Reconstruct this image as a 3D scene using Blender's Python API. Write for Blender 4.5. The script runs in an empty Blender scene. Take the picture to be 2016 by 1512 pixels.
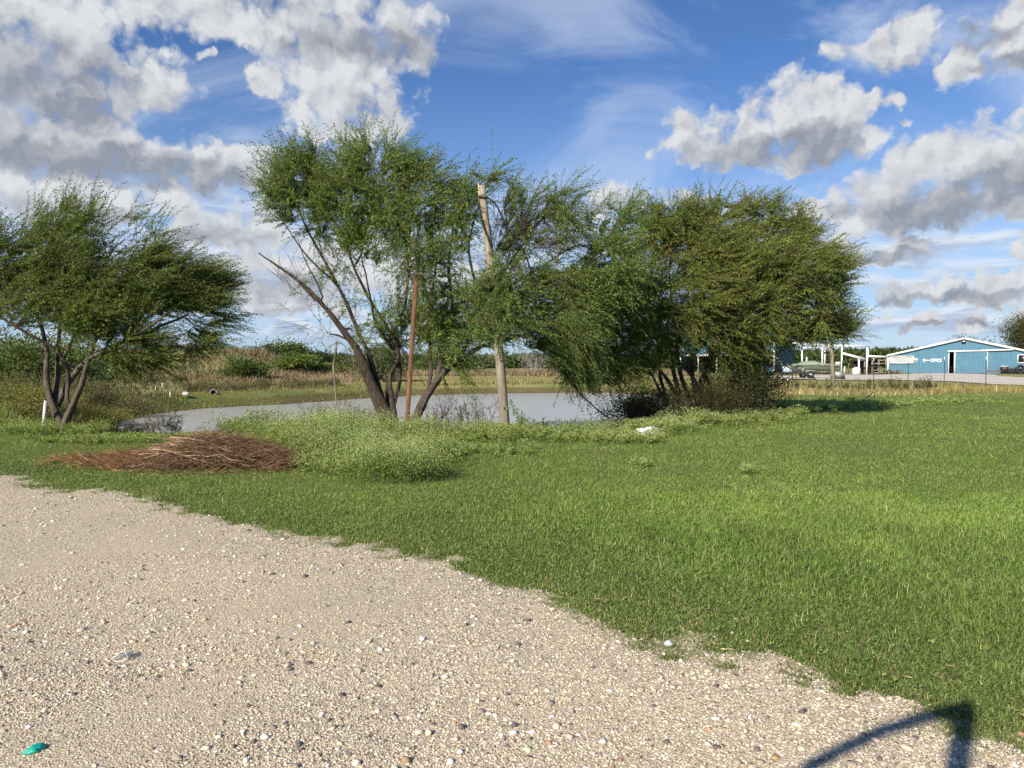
import bpy, math, random
import numpy as np
from mathutils import Vector, Matrix

# ------------------------------------------------------------------ camera, world, sun, exposure
S = bpy.context.scene
COL = S.collection
F, CX, CY = 1480.0, 1008.0, 756.0
CAMH = 1.6
PITCH = math.atan(46.0 / F)
cam_d = bpy.data.cameras.new('camera')
cam = bpy.data.objects.new('camera', cam_d); COL.objects.link(cam)
cam.location = (0, 0, CAMH)
cam.rotation_euler = (math.radians(90) - PITCH, 0, 0)
cam_d.sensor_fit = 'HORIZONTAL'; cam_d.sensor_width = 36.0
cam_d.lens = 36.0 * F / 2016.0
cam_d.clip_end = 6000
S.camera = cam
SUN_AZ = math.radians(34)        # direction the light travels, measured from +Y towards +X
SUN_EL = math.radians(30)
S.view_settings.view_transform = 'Standard'
S.view_settings.look = 'None'
S.view_settings.gamma = 1.0
S.view_settings.exposure = 0.45
S.cycles.use_denoising = True
S.cycles.max_bounces = 6
S.cycles.transparent_max_bounces = 8
sun_d = bpy.data.lights.new('sun', 'SUN')
sun_d.energy = 5.0; sun_d.angle = math.radians(0.53); sun_d.color = (1.0, 0.915, 0.78)
sun = bpy.data.objects.new('sun', sun_d); COL.objects.link(sun)
LD = Vector((math.sin(SUN_AZ) * math.cos(SUN_EL), math.cos(SUN_AZ) * math.cos(SUN_EL), -math.sin(SUN_EL)))
sun.rotation_euler = LD.to_track_quat('-Z', 'Y').to_euler()
sun.location = (-20, -30, 30)

SP, CP = math.sin(PITCH), math.cos(PITCH)
def ray(px, py):
    dx = (px - CX) / F; dz = -(py - CY) / F
    return np.array([dx, CP + dz * SP, -SP + dz * CP])
def gp(px, py, z=0.0):
    d = ray(px, py); t = (z - CAMH) / d[2]
    return np.array([d[0] * t, d[1] * t, z])
def at(px, py, Y):
    d = ray(px, py); t = Y / d[1]
    return np.array([d[0] * t, Y, CAMH + d[2] * t])

# ---- node helper
def mixc(nt, fac, a, b, blend='MIX'):
    n = nt.nodes.new('ShaderNodeMix'); n.data_type = 'RGBA'; n.blend_type = blend
    for s, v in ((n.inputs[0], fac), (n.inputs[6], a), (n.inputs[7], b)):
        if isinstance(v, bpy.types.NodeSocket): nt.links.new(v, s)
        elif isinstance(v, (int, float)): s.default_value = v
        else: s.default_value = (*v[:3], 1)
    return n.outputs[2]
def mth(nt, op, a, b=None, c=None, clamp=False):
    n = nt.nodes.new('ShaderNodeMath'); n.operation = op; n.use_clamp = clamp
    for i, v in enumerate((a, b, c)):
        if v is None: continue
        if isinstance(v, bpy.types.NodeSocket): nt.links.new(v, n.inputs[i])
        else: n.inputs[i].default_value = v
    return n.outputs[0]
def vmt(nt, op, a, b=None, c=None, out=0):
    n = nt.nodes.new('ShaderNodeVectorMath'); n.operation = op
    for i, v in enumerate((a, b, c)):
        if v is None: continue
        if isinstance(v, bpy.types.NodeSocket): nt.links.new(v, n.inputs[i])
        else: n.inputs[i].default_value = v
    return n.outputs[out]
def sstep(nt, x, lo, hi, a=0.0, b=1.0):
    n = nt.nodes.new('ShaderNodeMapRange'); n.interpolation_type = 'SMOOTHSTEP'
    nt.links.new(x, n.inputs[0])
    for i, v in zip((1, 2, 3, 4), (lo, hi, a, b)): n.inputs[i].default_value = v
    return n.outputs[0]
def noise(nt, vec, scale, detail=4, rough=0.55, dist=0.0, col=False, dim='2D'):
    n = nt.nodes.new('ShaderNodeTexNoise'); n.noise_dimensions = dim; n.inputs['Scale'].default_value = scale
    n.inputs['Detail'].default_value = detail; n.inputs['Roughness'].default_value = rough
    n.inputs['Distortion'].default_value = dist
    if vec is not None: nt.links.new(vec, n.inputs['Vector'])
    return n.outputs[1 if col else 0]

# ---- world: Nishita sky and clouds laid out by azimuth / elevation
W = bpy.data.worlds.new('World'); S.world = W; W.use_nodes = True
nt = W.node_tree; nt.nodes.clear()
def azel(px, py):
    d = ray(px, py); n = np.linalg.norm(d)
    return math.degrees(math.atan2(d[0], d[1])), math.degrees(math.asin(d[2] / n))
def blob(px, py, rx, ry):
    a0, e0 = azel(px, py); a1, _ = azel(px + rx, py); a2, _ = azel(px - rx, py)
    _, e1 = azel(px, py + ry); _, e2 = azel(px, py - ry)
    return (a0, e0, abs(a1 - a2) / 2, abs(e2 - e1) / 2)
CLOUDS = [(30,70,190,130),(150,130,200,100),(235,150,130,75),(60,230,210,100),(150,260,130,70),
 (120,330,330,70),(300,310,250,60),(430,330,130,55),(60,400,260,50),(250,395,200,40),(500,350,60,40),
 (430,440,110,42),(360,455,60,30),(40,-60,260,110),(-200,100,300,300),(330,20,110,60),(430,40,90,50),(560,20,150,90),(700,90,180,90),
 (800,100,95,75),(780,40,100,60),(640,10,200,60),(540,150,75,38),(385,108,26,15),(680,150,150,55),(700,220,110,60),(640,205,60,35),(650,265,50,30),
 (560,550,160,40),(480,520,90,30),(600,600,130,30),(520,590,80,16),(690,520,160,60),(500,480,50,22),
 (1590,215,115,68),(1540,250,140,60),(1640,200,60,45),(1480,280,150,48),(1380,265,60,38),(1330,280,46,40),(1310,295,35,28),(1600,290,80,45),(1730,205,50,30),(1780,235,40,14),(1670,250,70,55),
 (1770,70,60,45),(1740,110,85,42),(1690,100,70,35),(1960,60,90,65),(1930,105,95,42),(2010,110,60,40),(1860,120,45,18),(2100,60,120,90),
 (1960,270,70,60),(1900,300,100,70),(1820,330,120,62),(1860,390,160,58),(1960,380,140,60),(1740,370,100,45),(1680,400,85,26),(1760,420,90,32),(1620,398,60,14),(1830,450,80,30),(1990,330,90,80),(2080,300,120,110),
 (1215,385,62,36),(1265,390,45,26),(1345,383,46,24),(1500,425,110,18),
 (1660,480,50,40),(1680,470,40,22),(1770,498,100,22),(1700,505,60,14),(1900,480,12,4),(1990,490,32,22),(2020,480,40,26),
 (1870,560,50,28),(1750,578,75,24),(1960,562,110,34),(2040,555,80,44),(1900,580,90,18),(1810,580,80,16),
 (1705,612,32,14),(1810,632,60,15),(1770,640,40,10),(1980,615,60,18),(1940,630,70,12),(1890,600,40,6),
 (900,560,200,50),(330,560,200,40),(100,560,200,50)]
DARK = [(120,160,150,60,.8),(160,215,80,42,1.0),(60,120,130,50,.6),(60,250,110,25,.5),(200,320,240,34,1.0),(330,345,160,26,1.0),(60,300,150,30,.9),(430,345,70,28,.5),
 (60,420,200,22,.5),(430,462,90,18,.7),(770,90,90,34,1.0),(690,85,110,28,.8),(600,90,60,20,.6),(560,25,60,30,.3),(740,230,60,30,.3),
 (560,570,120,20,.7),(600,625,120,14,.6),
 (1560,300,90,30,1.0),(1600,268,70,26,.9),(1480,305,100,26,.8),(1400,300,60,22,.4),(1620,300,60,36,1.0),(1760,235,30,12,.5),(1740,138,70,16,.6),
 (1890,68,32,18,1.0),(1940,75,60,20,.9),(1980,125,60,16,.8),(1870,400,150,32,1.0),(1960,385,110,44,.95),(1820,440,70,34,1.1),(1760,420,70,18,.9),(2000,330,60,30,.6),(1680,415,50,12,.6),
 (1230,405,60,12,.6),(1345,398,40,8,.5),(1760,508,95,14,1.0),(1760,592,70,10,.9),(1950,585,110,12,.9),(1880,590,60,8,.8),(1810,645,60,7,.7),(1960,635,90,8,.8),(1655,500,40,18,.5)]
EXT = 60.0
def cloud_field(nt, V, clouds):
    """blobs laid out by azimuth / elevation, their edges broken up by noise"""
    w1 = noise(nt, V, 0.16, 2, 0.5, 0, True)
    w3 = noise(nt, V, 0.55, 4, 0.6, 0, True)
    U = vmt(nt, 'MULTIPLY_ADD', vmt(nt, 'SUBTRACT', w1, (0.5, 0.5, 0.5)), (6.0, 3.2, 0), V)
    w = vmt(nt, 'SUBTRACT', w3, (0.5, 0.5, 0.5))
    U = vmt(nt, 'MULTIPLY_ADD', w, (2.4, 1.8, 0), U)
    cur = None
    for b in clouds:
        a, e, ra, re = blob(*b)
        q = vmt(nt, 'MULTIPLY_ADD', U, (1 / ra, 1 / re, 0), (-a / ra, -e / re, 0))
        d = vmt(nt, 'DOT_PRODUCT', q, q, out=1)
        cur = d if cur is None else mth(nt, 'SMOOTH_MIN', cur, d, 0.45)
    D = mth(nt, 'SUBTRACT', 1.38, cur)
    D = mth(nt, 'MAXIMUM', mth(nt, 'MINIMUM', D, 1.2), -1.6)
    return D, w
def detail(nt, V, w):
    f = noise(nt, V, 0.36, 8, 0.53)
    vor = nt.nodes.new('ShaderNodeTexVoronoi'); vor.voronoi_dimensions = '2D'; vor.feature = 'SMOOTH_F1'
    vor.inputs['Scale'].default_value = 0.5; vor.inputs['Smoothness'].default_value = 0.6
    vor.inputs['Detail'].default_value = 2; vor.inputs['Roughness'].default_value = 0.5
    nt.links.new(vmt(nt, 'MULTIPLY_ADD', w, (2.0, 2.0, 0), V), vor.inputs['Vector'])
    a = mth(nt, 'MULTIPLY', mth(nt, 'SUBTRACT', f, 0.5), 1.75)
    return mth(nt, 'MULTIPLY_ADD', mth(nt, 'SUBTRACT', 0.45, vor.outputs['Distance']), 1.15, a)
tc = nt.nodes.new('ShaderNodeTexCoord')
sepv = nt.nodes.new('ShaderNodeSeparateXYZ'); nt.links.new(tc.outputs['Generated'], sepv.inputs[0])
az = mth(nt, 'MULTIPLY', mth(nt, 'ARCTAN2', sepv.outputs[0], sepv.outputs[1]), 180 / math.pi)
el = mth(nt, 'MULTIPLY', mth(nt, 'ARCSINE', sepv.outputs[2]), 180 / math.pi)
cmb = nt.nodes.new('ShaderNodeCombineXYZ'); nt.links.new(az, cmb.inputs[0]); nt.links.new(el, cmb.inputs[1])
UV = cmb.outputs[0]
sky = nt.nodes.new('ShaderNodeTexSky'); sky.sky_type = 'NISHITA'; sky.sun_disc = False
sky.sun_elevation = SUN_EL
sky.sun_rotation = SUN_AZ + math.pi
sky.altitude = 50; sky.air_density = 1.0; sky.dust_density = 0.3; sky.ozone_density = 4.0
hsv = nt.nodes.new('ShaderNodeHueSaturation'); hsv.inputs['Saturation'].default_value = 1.04
nt.links.new(sky.outputs[0], hsv.inputs['Color'])
skc = mixc(nt, 1.0, hsv.outputs[0], (0.66, 0.80, 1.02), 'MULTIPLY')
# cooler air near the horizon
skc = mixc(nt, sstep(nt, el, 0.0, 22.0, 0.62, 0.0), skc, (3.9, 5.3, 7.3))
STR = 0.088
bg0 = nt.nodes.new('ShaderNodeBackground'); bg0.inputs[1].default_value = STR
nt.links.new(skc, bg0.inputs[0])
fade = mth(nt, 'MULTIPLY', sstep(nt, mth(nt, 'ABSOLUTE', az), 45.0, 60.0, 1.0, 0.0), sstep(nt, el, 34.0, 44.0, 1.0, 0.0))
cw = noise(nt, vmt(nt, 'MULTIPLY', UV, (0.6, 1.0, 1.0)), 0.085, 8, 0.60, 1.0)
ci = mth(nt, 'MULTIPLY', sstep(nt, cw, 0.38, 0.80, 0.0, 0.50), fade)
lowv = vmt(nt, 'MULTIPLY', UV, (0.20, 1.0, 1.0))
band = mth(nt, 'MULTIPLY', mth(nt, 'MULTIPLY', sstep(nt, el, 0.4, 2.5), sstep(nt, el, 8.0, 14.0, 1.0, 0.0)), fade)
lowa = mth(nt, 'MULTIPLY', sstep(nt, noise(nt, lowv, 0.62, 6, 0.56, 0.4), 0.38, 0.60, 0.0, 0.9), band)
lowlit = mixc(nt, sstep(nt, noise(nt, vmt(nt, 'ADD', lowv, (0, 0.45, 0)), 0.62, 4, 0.58, 0.4), 0.42, 0.62), (6.4, 7.0, 7.8), (3.7, 4.5, 5.9))
base = mixc(nt, lowa, mixc(nt, ci, skc, (6.6, 7.3, 8.3)), lowlit)
def cloud_half(clouds, darks):
    D, w = cloud_field(nt, UV, clouds)
    d0 = detail(nt, UV, w)
    d1 = detail(nt, vmt(nt, 'ADD', UV, (-0.45, 0.75, 0)), w)
    Dn = mth(nt, 'ADD', D, d0)
    alpha = mth(nt, 'MULTIPLY', sstep(nt, Dn, -0.18, 0.80), fade)
    UVd = vmt(nt, 'MULTIPLY_ADD', w, (3.2, 2.0, 0), UV)
    dk = None
    for b in darks:
        a, e, ra, re = blob(*b[:4])
        ra *= 1.5; re *= 1.5
        q = vmt(nt, 'MULTIPLY_ADD', UVd, (1 / ra, 1 / re, 0), (-a / ra, -e / re, 0))
        d = mth(nt, 'MULTIPLY_ADD', vmt(nt, 'DOT_PRODUCT', q, q, out=1), -b[4], b[4])
        dk = d if dk is None else mth(nt, 'SMOOTH_MAX', dk, d, 0.15)
    dk = sstep(nt, dk, -0.25, 1.0)
    lit = mth(nt, 'MULTIPLY_ADD', dk, -0.80, 0.82)
    lit = mth(nt, 'MULTIPLY_ADD', mth(nt, 'SUBTRACT', d0, d1), 0.42, lit)
    lit = mth(nt, 'MULTIPLY_ADD', mth(nt, 'SUBTRACT', d0, 0.05), -0.05, lit)
    lit = mth(nt, 'MAXIMUM', mth(nt, 'MINIMUM', lit, 1.0), 0.0)
    cc = mixc(nt, lit, (2.5, 2.75, 3.3), (6.2, 6.35, 6.6))
    b_ = nt.nodes.new('ShaderNodeBackground'); b_.inputs[1].default_value = STR
    nt.links.new(mixc(nt, alpha, base, cc), b_.inputs[0])
    return b_
def mixs(fac, a, b):
    n = nt.nodes.new('ShaderNodeMixShader'); nt.links.new(fac, n.inputs[0])
    nt.links.new(a.outputs[0], n.inputs[1]); nt.links.new(b.outputs[0], n.inputs[2]); return n
XS = 1040
bL = cloud_half([c for c in CLOUDS if c[0] < XS], [c for c in DARK if c[0] < XS])
bR = cloud_half([c for c in CLOUDS if c[0] >= XS], [c for c in DARK if c[0] >= XS])
both = mixs(mth(nt, 'GREATER_THAN', az, azel(XS, 300)[0]), bL, bR)
inside = mth(nt, 'MULTIPLY', mth(nt, 'LESS_THAN', mth(nt, 'ABSOLUTE', az), 60.0),
             mth(nt, 'MULTIPLY', mth(nt, 'GREATER_THAN', el, 0.3), mth(nt, 'LESS_THAN', el, 44.0)))
wo = nt.nodes.new('ShaderNodeOutputWorld'); nt.links.new(mixs(inside, bg0, both).outputs[0], wo.inputs[0])
W.cycles.sampling_method = 'MANUAL'; W.cycles.sample_map_resolution = 512

# ------------------------------------------------------------------ mesh accumulator
RNG = np.random.default_rng(7)
def rgba(c): return np.array([c[0], c[1], c[2], 1.0])
class Acc:
    def __init__(s): s.v = []; s.c = []; s.q = []; s.t = []; s.n = 0
    def add(s, v, quads=None, tris=None, col=(1, 1, 1)):
        v = np.asarray(v, float).reshape(-1, 3)
        col = np.asarray(col, float)
        if col.ndim == 1: col = np.tile(col[:3], (len(v), 1))
        s.v.append(v); s.c.append(col[:, :3])
        if quads is not None and len(quads): s.q.append(np.asarray(quads, np.int64).reshape(-1, 4) + s.n)
        if tris is not None and len(tris): s.t.append(np.asarray(tris, np.int64).reshape(-1, 3) + s.n)
        s.n += len(v); return s
    def box(s, c, size, rz=0.0, col=(1, 1, 1), R=None):
        x, y, z = [k / 2 for k in size]
        v = np.array([[a * x, b * y, d * z] for a in (-1, 1) for b in (-1, 1) for d in (-1, 1)])
        if R is not None: v = v @ R.T
        elif rz:
            cc, ss = math.cos(rz), math.sin(rz)
            v = v @ np.array([[cc, -ss, 0], [ss, cc, 0], [0, 0, 1]]).T
        return s.add(v + np.asarray(c, float), [[0, 1, 3, 2], [4, 6, 7, 5], [0, 4, 5, 1], [2, 3, 7, 6], [0, 2, 6, 4], [1, 5, 7, 3]], None, col)
    def beam(s, a, b, w, h, col=(1, 1, 1)):
        a = np.asarray(a, float); b = np.asarray(b, float); d = b - a; L = np.linalg.norm(d); d = d / L
        up = np.array([0, 0, 1.0]) if abs(d[2]) < 0.95 else np.array([0, 1.0, 0])
        y = np.cross(up, d); y /= np.linalg.norm(y); z = np.cross(d, y)
        return s.box((a + b) / 2, (L, w, h), 0, col, np.stack([d, y, z], 1))
    def tube(s, pts, rad, k=6, col=(1, 1, 1), cap=True, jit=0.0, rng=None):
        pts = np.asarray(pts, float); n = len(pts)
        rad = np.full(n, rad, float) if np.isscalar(rad) else np.asarray(rad, float)
        d = np.gradient(pts, axis=0); d /= np.linalg.norm(d, axis=1)[:, None] + 1e-9
        ref = np.array([0, 1.0, 0.13]) if abs(d[0][1]) < 0.9 else np.array([1.0, 0, 0.1])
        x = np.cross(d, ref); x /= np.linalg.norm(x, axis=1)[:, None] + 1e-9
        y = np.cross(d, x)
        a = np.linspace(0, 2 * np.pi, k, endpoint=False)
        rr = rad[:, None] * np.ones(k)
        if jit: rr = rr * (1 + jit * (rng or RNG).standard_normal((n, k)))
        v = pts[:, None] + rr[..., None] * (np.cos(a)[None, :, None] * x[:, None] + np.sin(a)[None, :, None] * y[:, None])
        i = np.arange(n - 1)[:, None] * k; j = np.arange(k)[None]; j2 = (j + 1) % k
        q = np.stack([i + j, i + j2, i + k + j2, i + k + j], -1).reshape(-1, 4)
        v = v.reshape(-1, 3); t = []
        if cap:
            v = np.vstack([v, pts[0], pts[-1]])
            t = [[n * k, (m + 1) % k, m] for m in range(k)] + [[n * k + 1, (n - 1) * k + m, (n - 1) * k + (m + 1) % k] for m in range(k)]
        return s.add(v, q, t, col)
    def segs(s, p0, p1, r0, r1, k=3, col=(1, 1, 1)):
        """many thin prisms at once"""
        p0 = np.asarray(p0, float); p1 = np.asarray(p1, float); n = len(p0)
        if n == 0: return s
        d = p1 - p0; d /= np.linalg.norm(d, axis=1)[:, None] + 1e-9
        ref = np.where(np.abs(d[:, 2:3]) > 0.9, np.array([[1.0, 0, 0]]), np.array([[0, 0, 1.0]]))
        x = np.cross(d, ref); x /= np.linalg.norm(x, axis=1)[:, None] + 1e-9
        y = np.cross(d, x)
        a = np.linspace(0, 2 * np.pi, k, endpoint=False)
        o = np.cos(a)[None, :, None] * x[:, None] + np.sin(a)[None, :, None] * y[:, None]
        r0 = np.broadcast_to(r0, (n,)); r1 = np.broadcast_to(r1, (n,))
        v = np.concatenate([p0[:, None] + o * r0[:, None, None], p1[:, None] + o * r1[:, None, None]], 1)
        b = np.arange(n)[:, None] * 2 * k; j = np.arange(k)[None]; j2 = (j + 1) % k
        q = np.stack([b + j, b + j2, b + k + j2, b + k + j], -1).reshape(-1, 4)
        c = np.asarray(col, float)
        if c.ndim == 2: c = np.repeat(c, 2 * k, 0)
        return s.add(v.reshape(-1, 3), q, None, c)
    def lathe(s, c, prof, k=16, col=(1, 1, 1), R=None):
        a = np.linspace(0, 2 * np.pi, k, endpoint=False); n = len(prof)
        v = np.array([[r * math.cos(t), r * math.sin(t), z] for r, z in prof for t in a])
        if R is not None: v = v @ R.T
        i = np.arange(n - 1)[:, None] * k; j = np.arange(k)[None]; j2 = (j + 1) % k
        q = np.stack([i + j, i + j2, i + k + j2, i + k + j], -1).reshape(-1, 4)
        return s.add(v + np.asarray(c, float), q, None, col)
    def leaves(s, p, d, side, L, Wd, col):
        """rhombic leaves: base p, along d, width along side"""
        n = len(p)
        if n == 0: return s
        L = np.broadcast_to(L, (n,))[:, None]; Wd = np.broadcast_to(Wd, (n,))[:, None]
        v = np.stack([p, p + d * L * 0.5 + side * Wd / 2, p + d * L, p + d * L * 0.5 - side * Wd / 2], 1)
        c = np.asarray(col, float)
        if c.ndim == 2: c = np.repeat(c, 4, 0)
        return s.add(v.reshape(-1, 3), np.arange(4 * n).reshape(-1, 4), None, c)
    def mesh(s, name, org=(0, 0, 0), smooth=False):
        me = bpy.data.meshes.new(name)
        v = np.vstack(s.v) - np.asarray(org, float); c = np.vstack(s.c)
        q = np.vstack(s.q) if s.q else np.zeros((0, 4), np.int64)
        t = np.vstack(s.t) if s.t else np.zeros((0, 3), np.int64)
        me.vertices.add(len(v)); me.vertices.foreach_set('co', v.astype(np.float32).ravel())
        li = np.concatenate([q.ravel(), t.ravel()]).astype(np.int32)
        me.loops.add(len(li)); me.loops.foreach_set('vertex_index', li)
        st = np.concatenate([np.arange(len(q)) * 4, len(q) * 4 + np.arange(len(t)) * 3]).astype(np.int32)
        me.polygons.add(len(st)); me.polygons.foreach_set('loop_start', st)
        if smooth: me.polygons.foreach_set('use_smooth', np.ones(len(st), bool))
        ca = me.color_attributes.new('col', 'FLOAT_COLOR', 'POINT')
        ca.data.foreach_set('color', np.hstack([c, np.ones((len(c), 1))]).astype(np.float32).ravel())
        me.update(calc_edges=True)
        return me

def tag(o, label=None, cat=None, group=None, kind=None):
    if label: o['label'] = label
    if cat: o['category'] = cat
    if group: o['group'] = group
    if kind: o['kind'] = kind
    return o
def obj(name, acc, mat, parent=None, org=None, smooth=False):
    if parent is not None: org = np.array(parent['_org'])
    elif org is None: org = (0, 0, 0)
    o = bpy.data.objects.new(name, acc.mesh(name, org, smooth)); COL.objects.link(o)
    o.data.materials.append(mat)
    if parent is not None:
        o.parent = parent
        o['_org'] = list(map(float, org))
    else:
        o.location = tuple(org); o['_org'] = list(map(float, org))
    return o
def thing(name, label, cat, loc, group=None):
    o = bpy.data.objects.new(name, None); COL.objects.link(o)
    o.location = tuple(loc); o['_org'] = [float(k) for k in loc]
    o.empty_display_size = 0.2
    return tag(o, label, cat, group)
def copy_tree(o, parent=None):
    c = o.copy(); COL.objects.link(c); c.parent = parent
    for ch in [k for k in COL.objects if k.parent == o]: copy_tree(ch, c)
    return c

# ------------------------------------------------------------------ materials
def mat_base(name):
    m = bpy.data.materials.new(name); m.use_nodes = True
    nt = m.node_tree; nt.nodes.clear()
    out = nt.nodes.new('ShaderNodeOutputMaterial'); p = nt.nodes.new('ShaderNodeBsdfPrincipled')
    nt.links.new(p.outputs[0], out.inputs[0]); return m, nt, p, out
def vcol(nt):
    a = nt.nodes.new('ShaderNodeAttribute'); a.attribute_name = 'col'; return a.outputs['Color']
def tcoord(nt, k='Object'):
    return nt.nodes.new('ShaderNodeTexCoord').outputs[k]
def geo_pos(nt): return nt.nodes.new('ShaderNodeNewGeometry').outputs['Position']
def bump(nt, p, h, strength, dist):
    b = nt.nodes.new('ShaderNodeBump'); b.inputs['Strength'].default_value = strength; b.inputs['Distance'].default_value = dist
    nt.links.new(h, b.inputs['Height']); nt.links.new(b.outputs[0], p.inputs['Normal'])
def mat_leaf(name, trans=0.38, rough=0.55, spec=0.25):
    m, nt, p, out = mat_base(name)
    c = vcol(nt); nt.links.new(c, p.inputs['Base Color'])
    p.inputs['Roughness'].default_value = rough; p.inputs['Specular IOR Level'].default_value = spec
    t = nt.nodes.new('ShaderNodeBsdfTranslucent'); nt.links.new(mixc(nt, 1.0, c, (1.1, 1.2, 0.6), 'MULTIPLY'), t.inputs[0])
    mx = nt.nodes.new('ShaderNodeMixShader'); mx.inputs[0].default_value = trans
    nt.links.new(p.outputs[0], mx.inputs[1]); nt.links.new(t.outputs[0], mx.inputs[2]); nt.links.new(mx.outputs[0], out.inputs[0])
    return m
def mat_var(name, scale=6.0, amp=0.35, rough=0.85, bs=0.3, bd=0.01, stretch=(1, 1, 1), metal=0.0, spec=0.3, dim='3D'):
    """vertex colour times mottled noise, with bump"""
    m, nt, p, out = mat_base(name)
    v = vmt(nt, 'MULTIPLY', geo_pos(nt), stretch)
    n = noise(nt, v, scale, 6, 0.6, dim='3D'); f = sstep(nt, n, 0.25, 0.75, 1 - amp, 1 + amp)
    cb = nt.nodes.new('ShaderNodeCombineXYZ')
    for i in range(3): nt.links.new(f, cb.inputs[i])
    nt.links.new(mixc(nt, 1.0, vcol(nt), cb.outputs[0], 'MULTIPLY'), p.inputs['Base Color'])
    p.inputs['Roughness'].default_value = rough; p.inputs['Metallic'].default_value = metal; p.inputs['Specular IOR Level'].default_value = spec
    if bs: bump(nt, p, n, bs, bd)
    return m
M_LEAF = mat_leaf('foliage'); M_GRASS = mat_leaf('grass_blade', 0.22, 0.5, 0.3)
M_DRY = mat_leaf('dry_stalk', 0.15, 0.8, 0.1)
M_BARK = mat_var('bark', 14, 0.45, 0.95, 0.9, 0.02, (1, 1, 0.35), spec=0.1)
M_WOODP = mat_var('weathered_wood', 22, 0.35, 0.9, 0.6, 0.01, (1, 1, 0.12), spec=0.15)
M_PAINT = mat_var('painted_metal', 1.5, 0.10, 0.55, 0.05, 0.01, spec=0.35)
M_METAL = mat_var('dark_metal', 9, 0.25, 0.6, 0.2, 0.004, metal=0.3)
M_STONE = mat_var('stone', 60, 0.22, 0.85, 0.3, 0.004, spec=0.25)
M_PLAST = mat_var('plastic', 5, 0.08, 0.4, 0.1, 0.005, spec=0.5)
M_BLACK = mat_var('black_rubber', 9, 0.2, 0.6, 0.1, 0.004, spec=0.3)

# ------------------------------------------------------------------ 2-D value noise for placing things
_H = np.random.default_rng(99).random((256, 256))
def vn(x, y, s=1.0):
    x = np.asarray(x) * s + 1000; y = np.asarray(y) * s + 1000
    xi = np.floor(x).astype(int); yi = np.floor(y).astype(int); fx = x - xi; fy = y - yi
    fx = fx * fx * (3 - 2 * fx); fy = fy * fy * (3 - 2 * fy)
    h = lambda a, b: _H[a % 256, b % 256]
    return (h(xi, yi) * (1 - fx) + h(xi + 1, yi) * fx) * (1 - fy) + (h(xi, yi + 1) * (1 - fx) + h(xi + 1, yi + 1) * fx) * fy
def fbm(x, y, s=1.0, o=3):
    t = 0; a = 1; n = 0
    for k in range(o): t = t + a * vn(x + 17 * k, y - 9 * k, s * 2 ** k); n += a; a *= 0.5
    return t / n
def smooth(x, a, b):
    t = np.clip((np.asarray(x, float) - a) / (b - a), 0, 1); return t * t * (3 - 2 * t)

# ------------------------------------------------------------------ terrain
WZ = -0.6
def W_(px, py): return gp(px, py, WZ)[:2]
POND = np.array([W_(228, 838), W_(252, 822), W_(330, 812), W_(400, 804), W_(470, 800), W_(560, 796), W_(720, 784), W_(820, 778.5), W_(920, 775.5), W_(1000, 774),
                 W_(1110, 773), W_(1215, 773), (10.5, 45.5), (9.5, 38.), (7.0, 29.), (4.6, 22.6), (3.6, 20.2), (1.5, 18.9), (-1, 18.7), (-4, 18.7), (-7, 18.3), (-9.6, 18.4), (-11.6, 19.8)])
def sdf(x, y, poly=None):
    poly = POND if poly is None else poly
    x = np.asarray(x, float); y = np.asarray(y, float)
    d = np.full(x.shape, 1e9); inside = np.zeros(x.shape, bool)
    for i in range(len(poly)):
        a = poly[i]; b = poly[(i + 1) % len(poly)]; e = b - a
        t = np.clip(((x - a[0]) * e[0] + (y - a[1]) * e[1]) / (e @ e), 0, 1)
        d = np.minimum(d, np.hypot(x - a[0] - t * e[0], y - a[1] - t * e[1]))
        c = ((a[1] > y) != (b[1] > y)) & (x < (b[0] - a[0]) * (y - a[1]) / (b[1] - a[1] + 1e-12) + a[0])
        inside ^= c
    return np.where(inside, -d, d)
MOUNDS = [(*at(395, 740, 66)[:2], 7.0, 6.0, 1.7), (*at(250, 740, 66)[:2], 8, 6, .6), (*at(560, 735, 72)[:2], 5, 5, .8), (*at(480, 735, 70)[:2], 4, 5, .5), (*at(80, 740, 66)[:2], 12, 8, 1.0)]
def gz(x, y):
    x = np.asarray(x, float); y = np.asarray(y, float)
    d = sdf(x, y)
    n = (fbm(x, y, 0.5, 2) - 0.5) * 0.5
    z = np.where(d > 0, WZ + 0.6 * smooth(d + n, -0.15, 1.75), WZ - 0.05 - 0.9 * smooth(-d, 0, 3))
    far = smooth(y, 14, 26)
    z = z + far * (fbm(x, y, 0.12, 3) - 0.5) * 0.22 * smooth(d, 0.5, 3)
    for mx, my, rx, ry, h in MOUNDS:
        z = z + h * np.exp(-((x - mx) / rx) ** 2 - ((y - my) / ry) ** 2) * (0.85 + 0.3 * fbm(x, y, 0.35, 3))
    return z
EDGE_PX = [(0, 945), (80, 962), (170, 973), (250, 985), (330, 1002), (440, 1030), (520, 1052), (640, 1073), (760, 1098), (880, 1122), (935, 1148), (1000, 1175), (1080, 1198),
           (1160, 1223), (1240, 1262), (1330, 1288), (1420, 1303), (1540, 1325), (1620, 1352), (1700, 1395), (1800, 1408), (1900, 1445), (2016, 1490)]
E_ = np.array([gp(a, b)[:2] for a, b in EDGE_PX])
EX = np.concatenate([[-60, -20], E_[:, 0], [2.6, 3.4, 6, 30]]); EY = np.concatenate([[22, 12.8], E_[:, 1], [2.2, 0.4, -3, -12]])
def edge_y(x): return np.interp(x, EX, EY)
def edge_d(x, y):     # > 0 : on the grass side (approximate distance)
    return (np.asarray(y) - edge_y(x)) * 0.72

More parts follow.
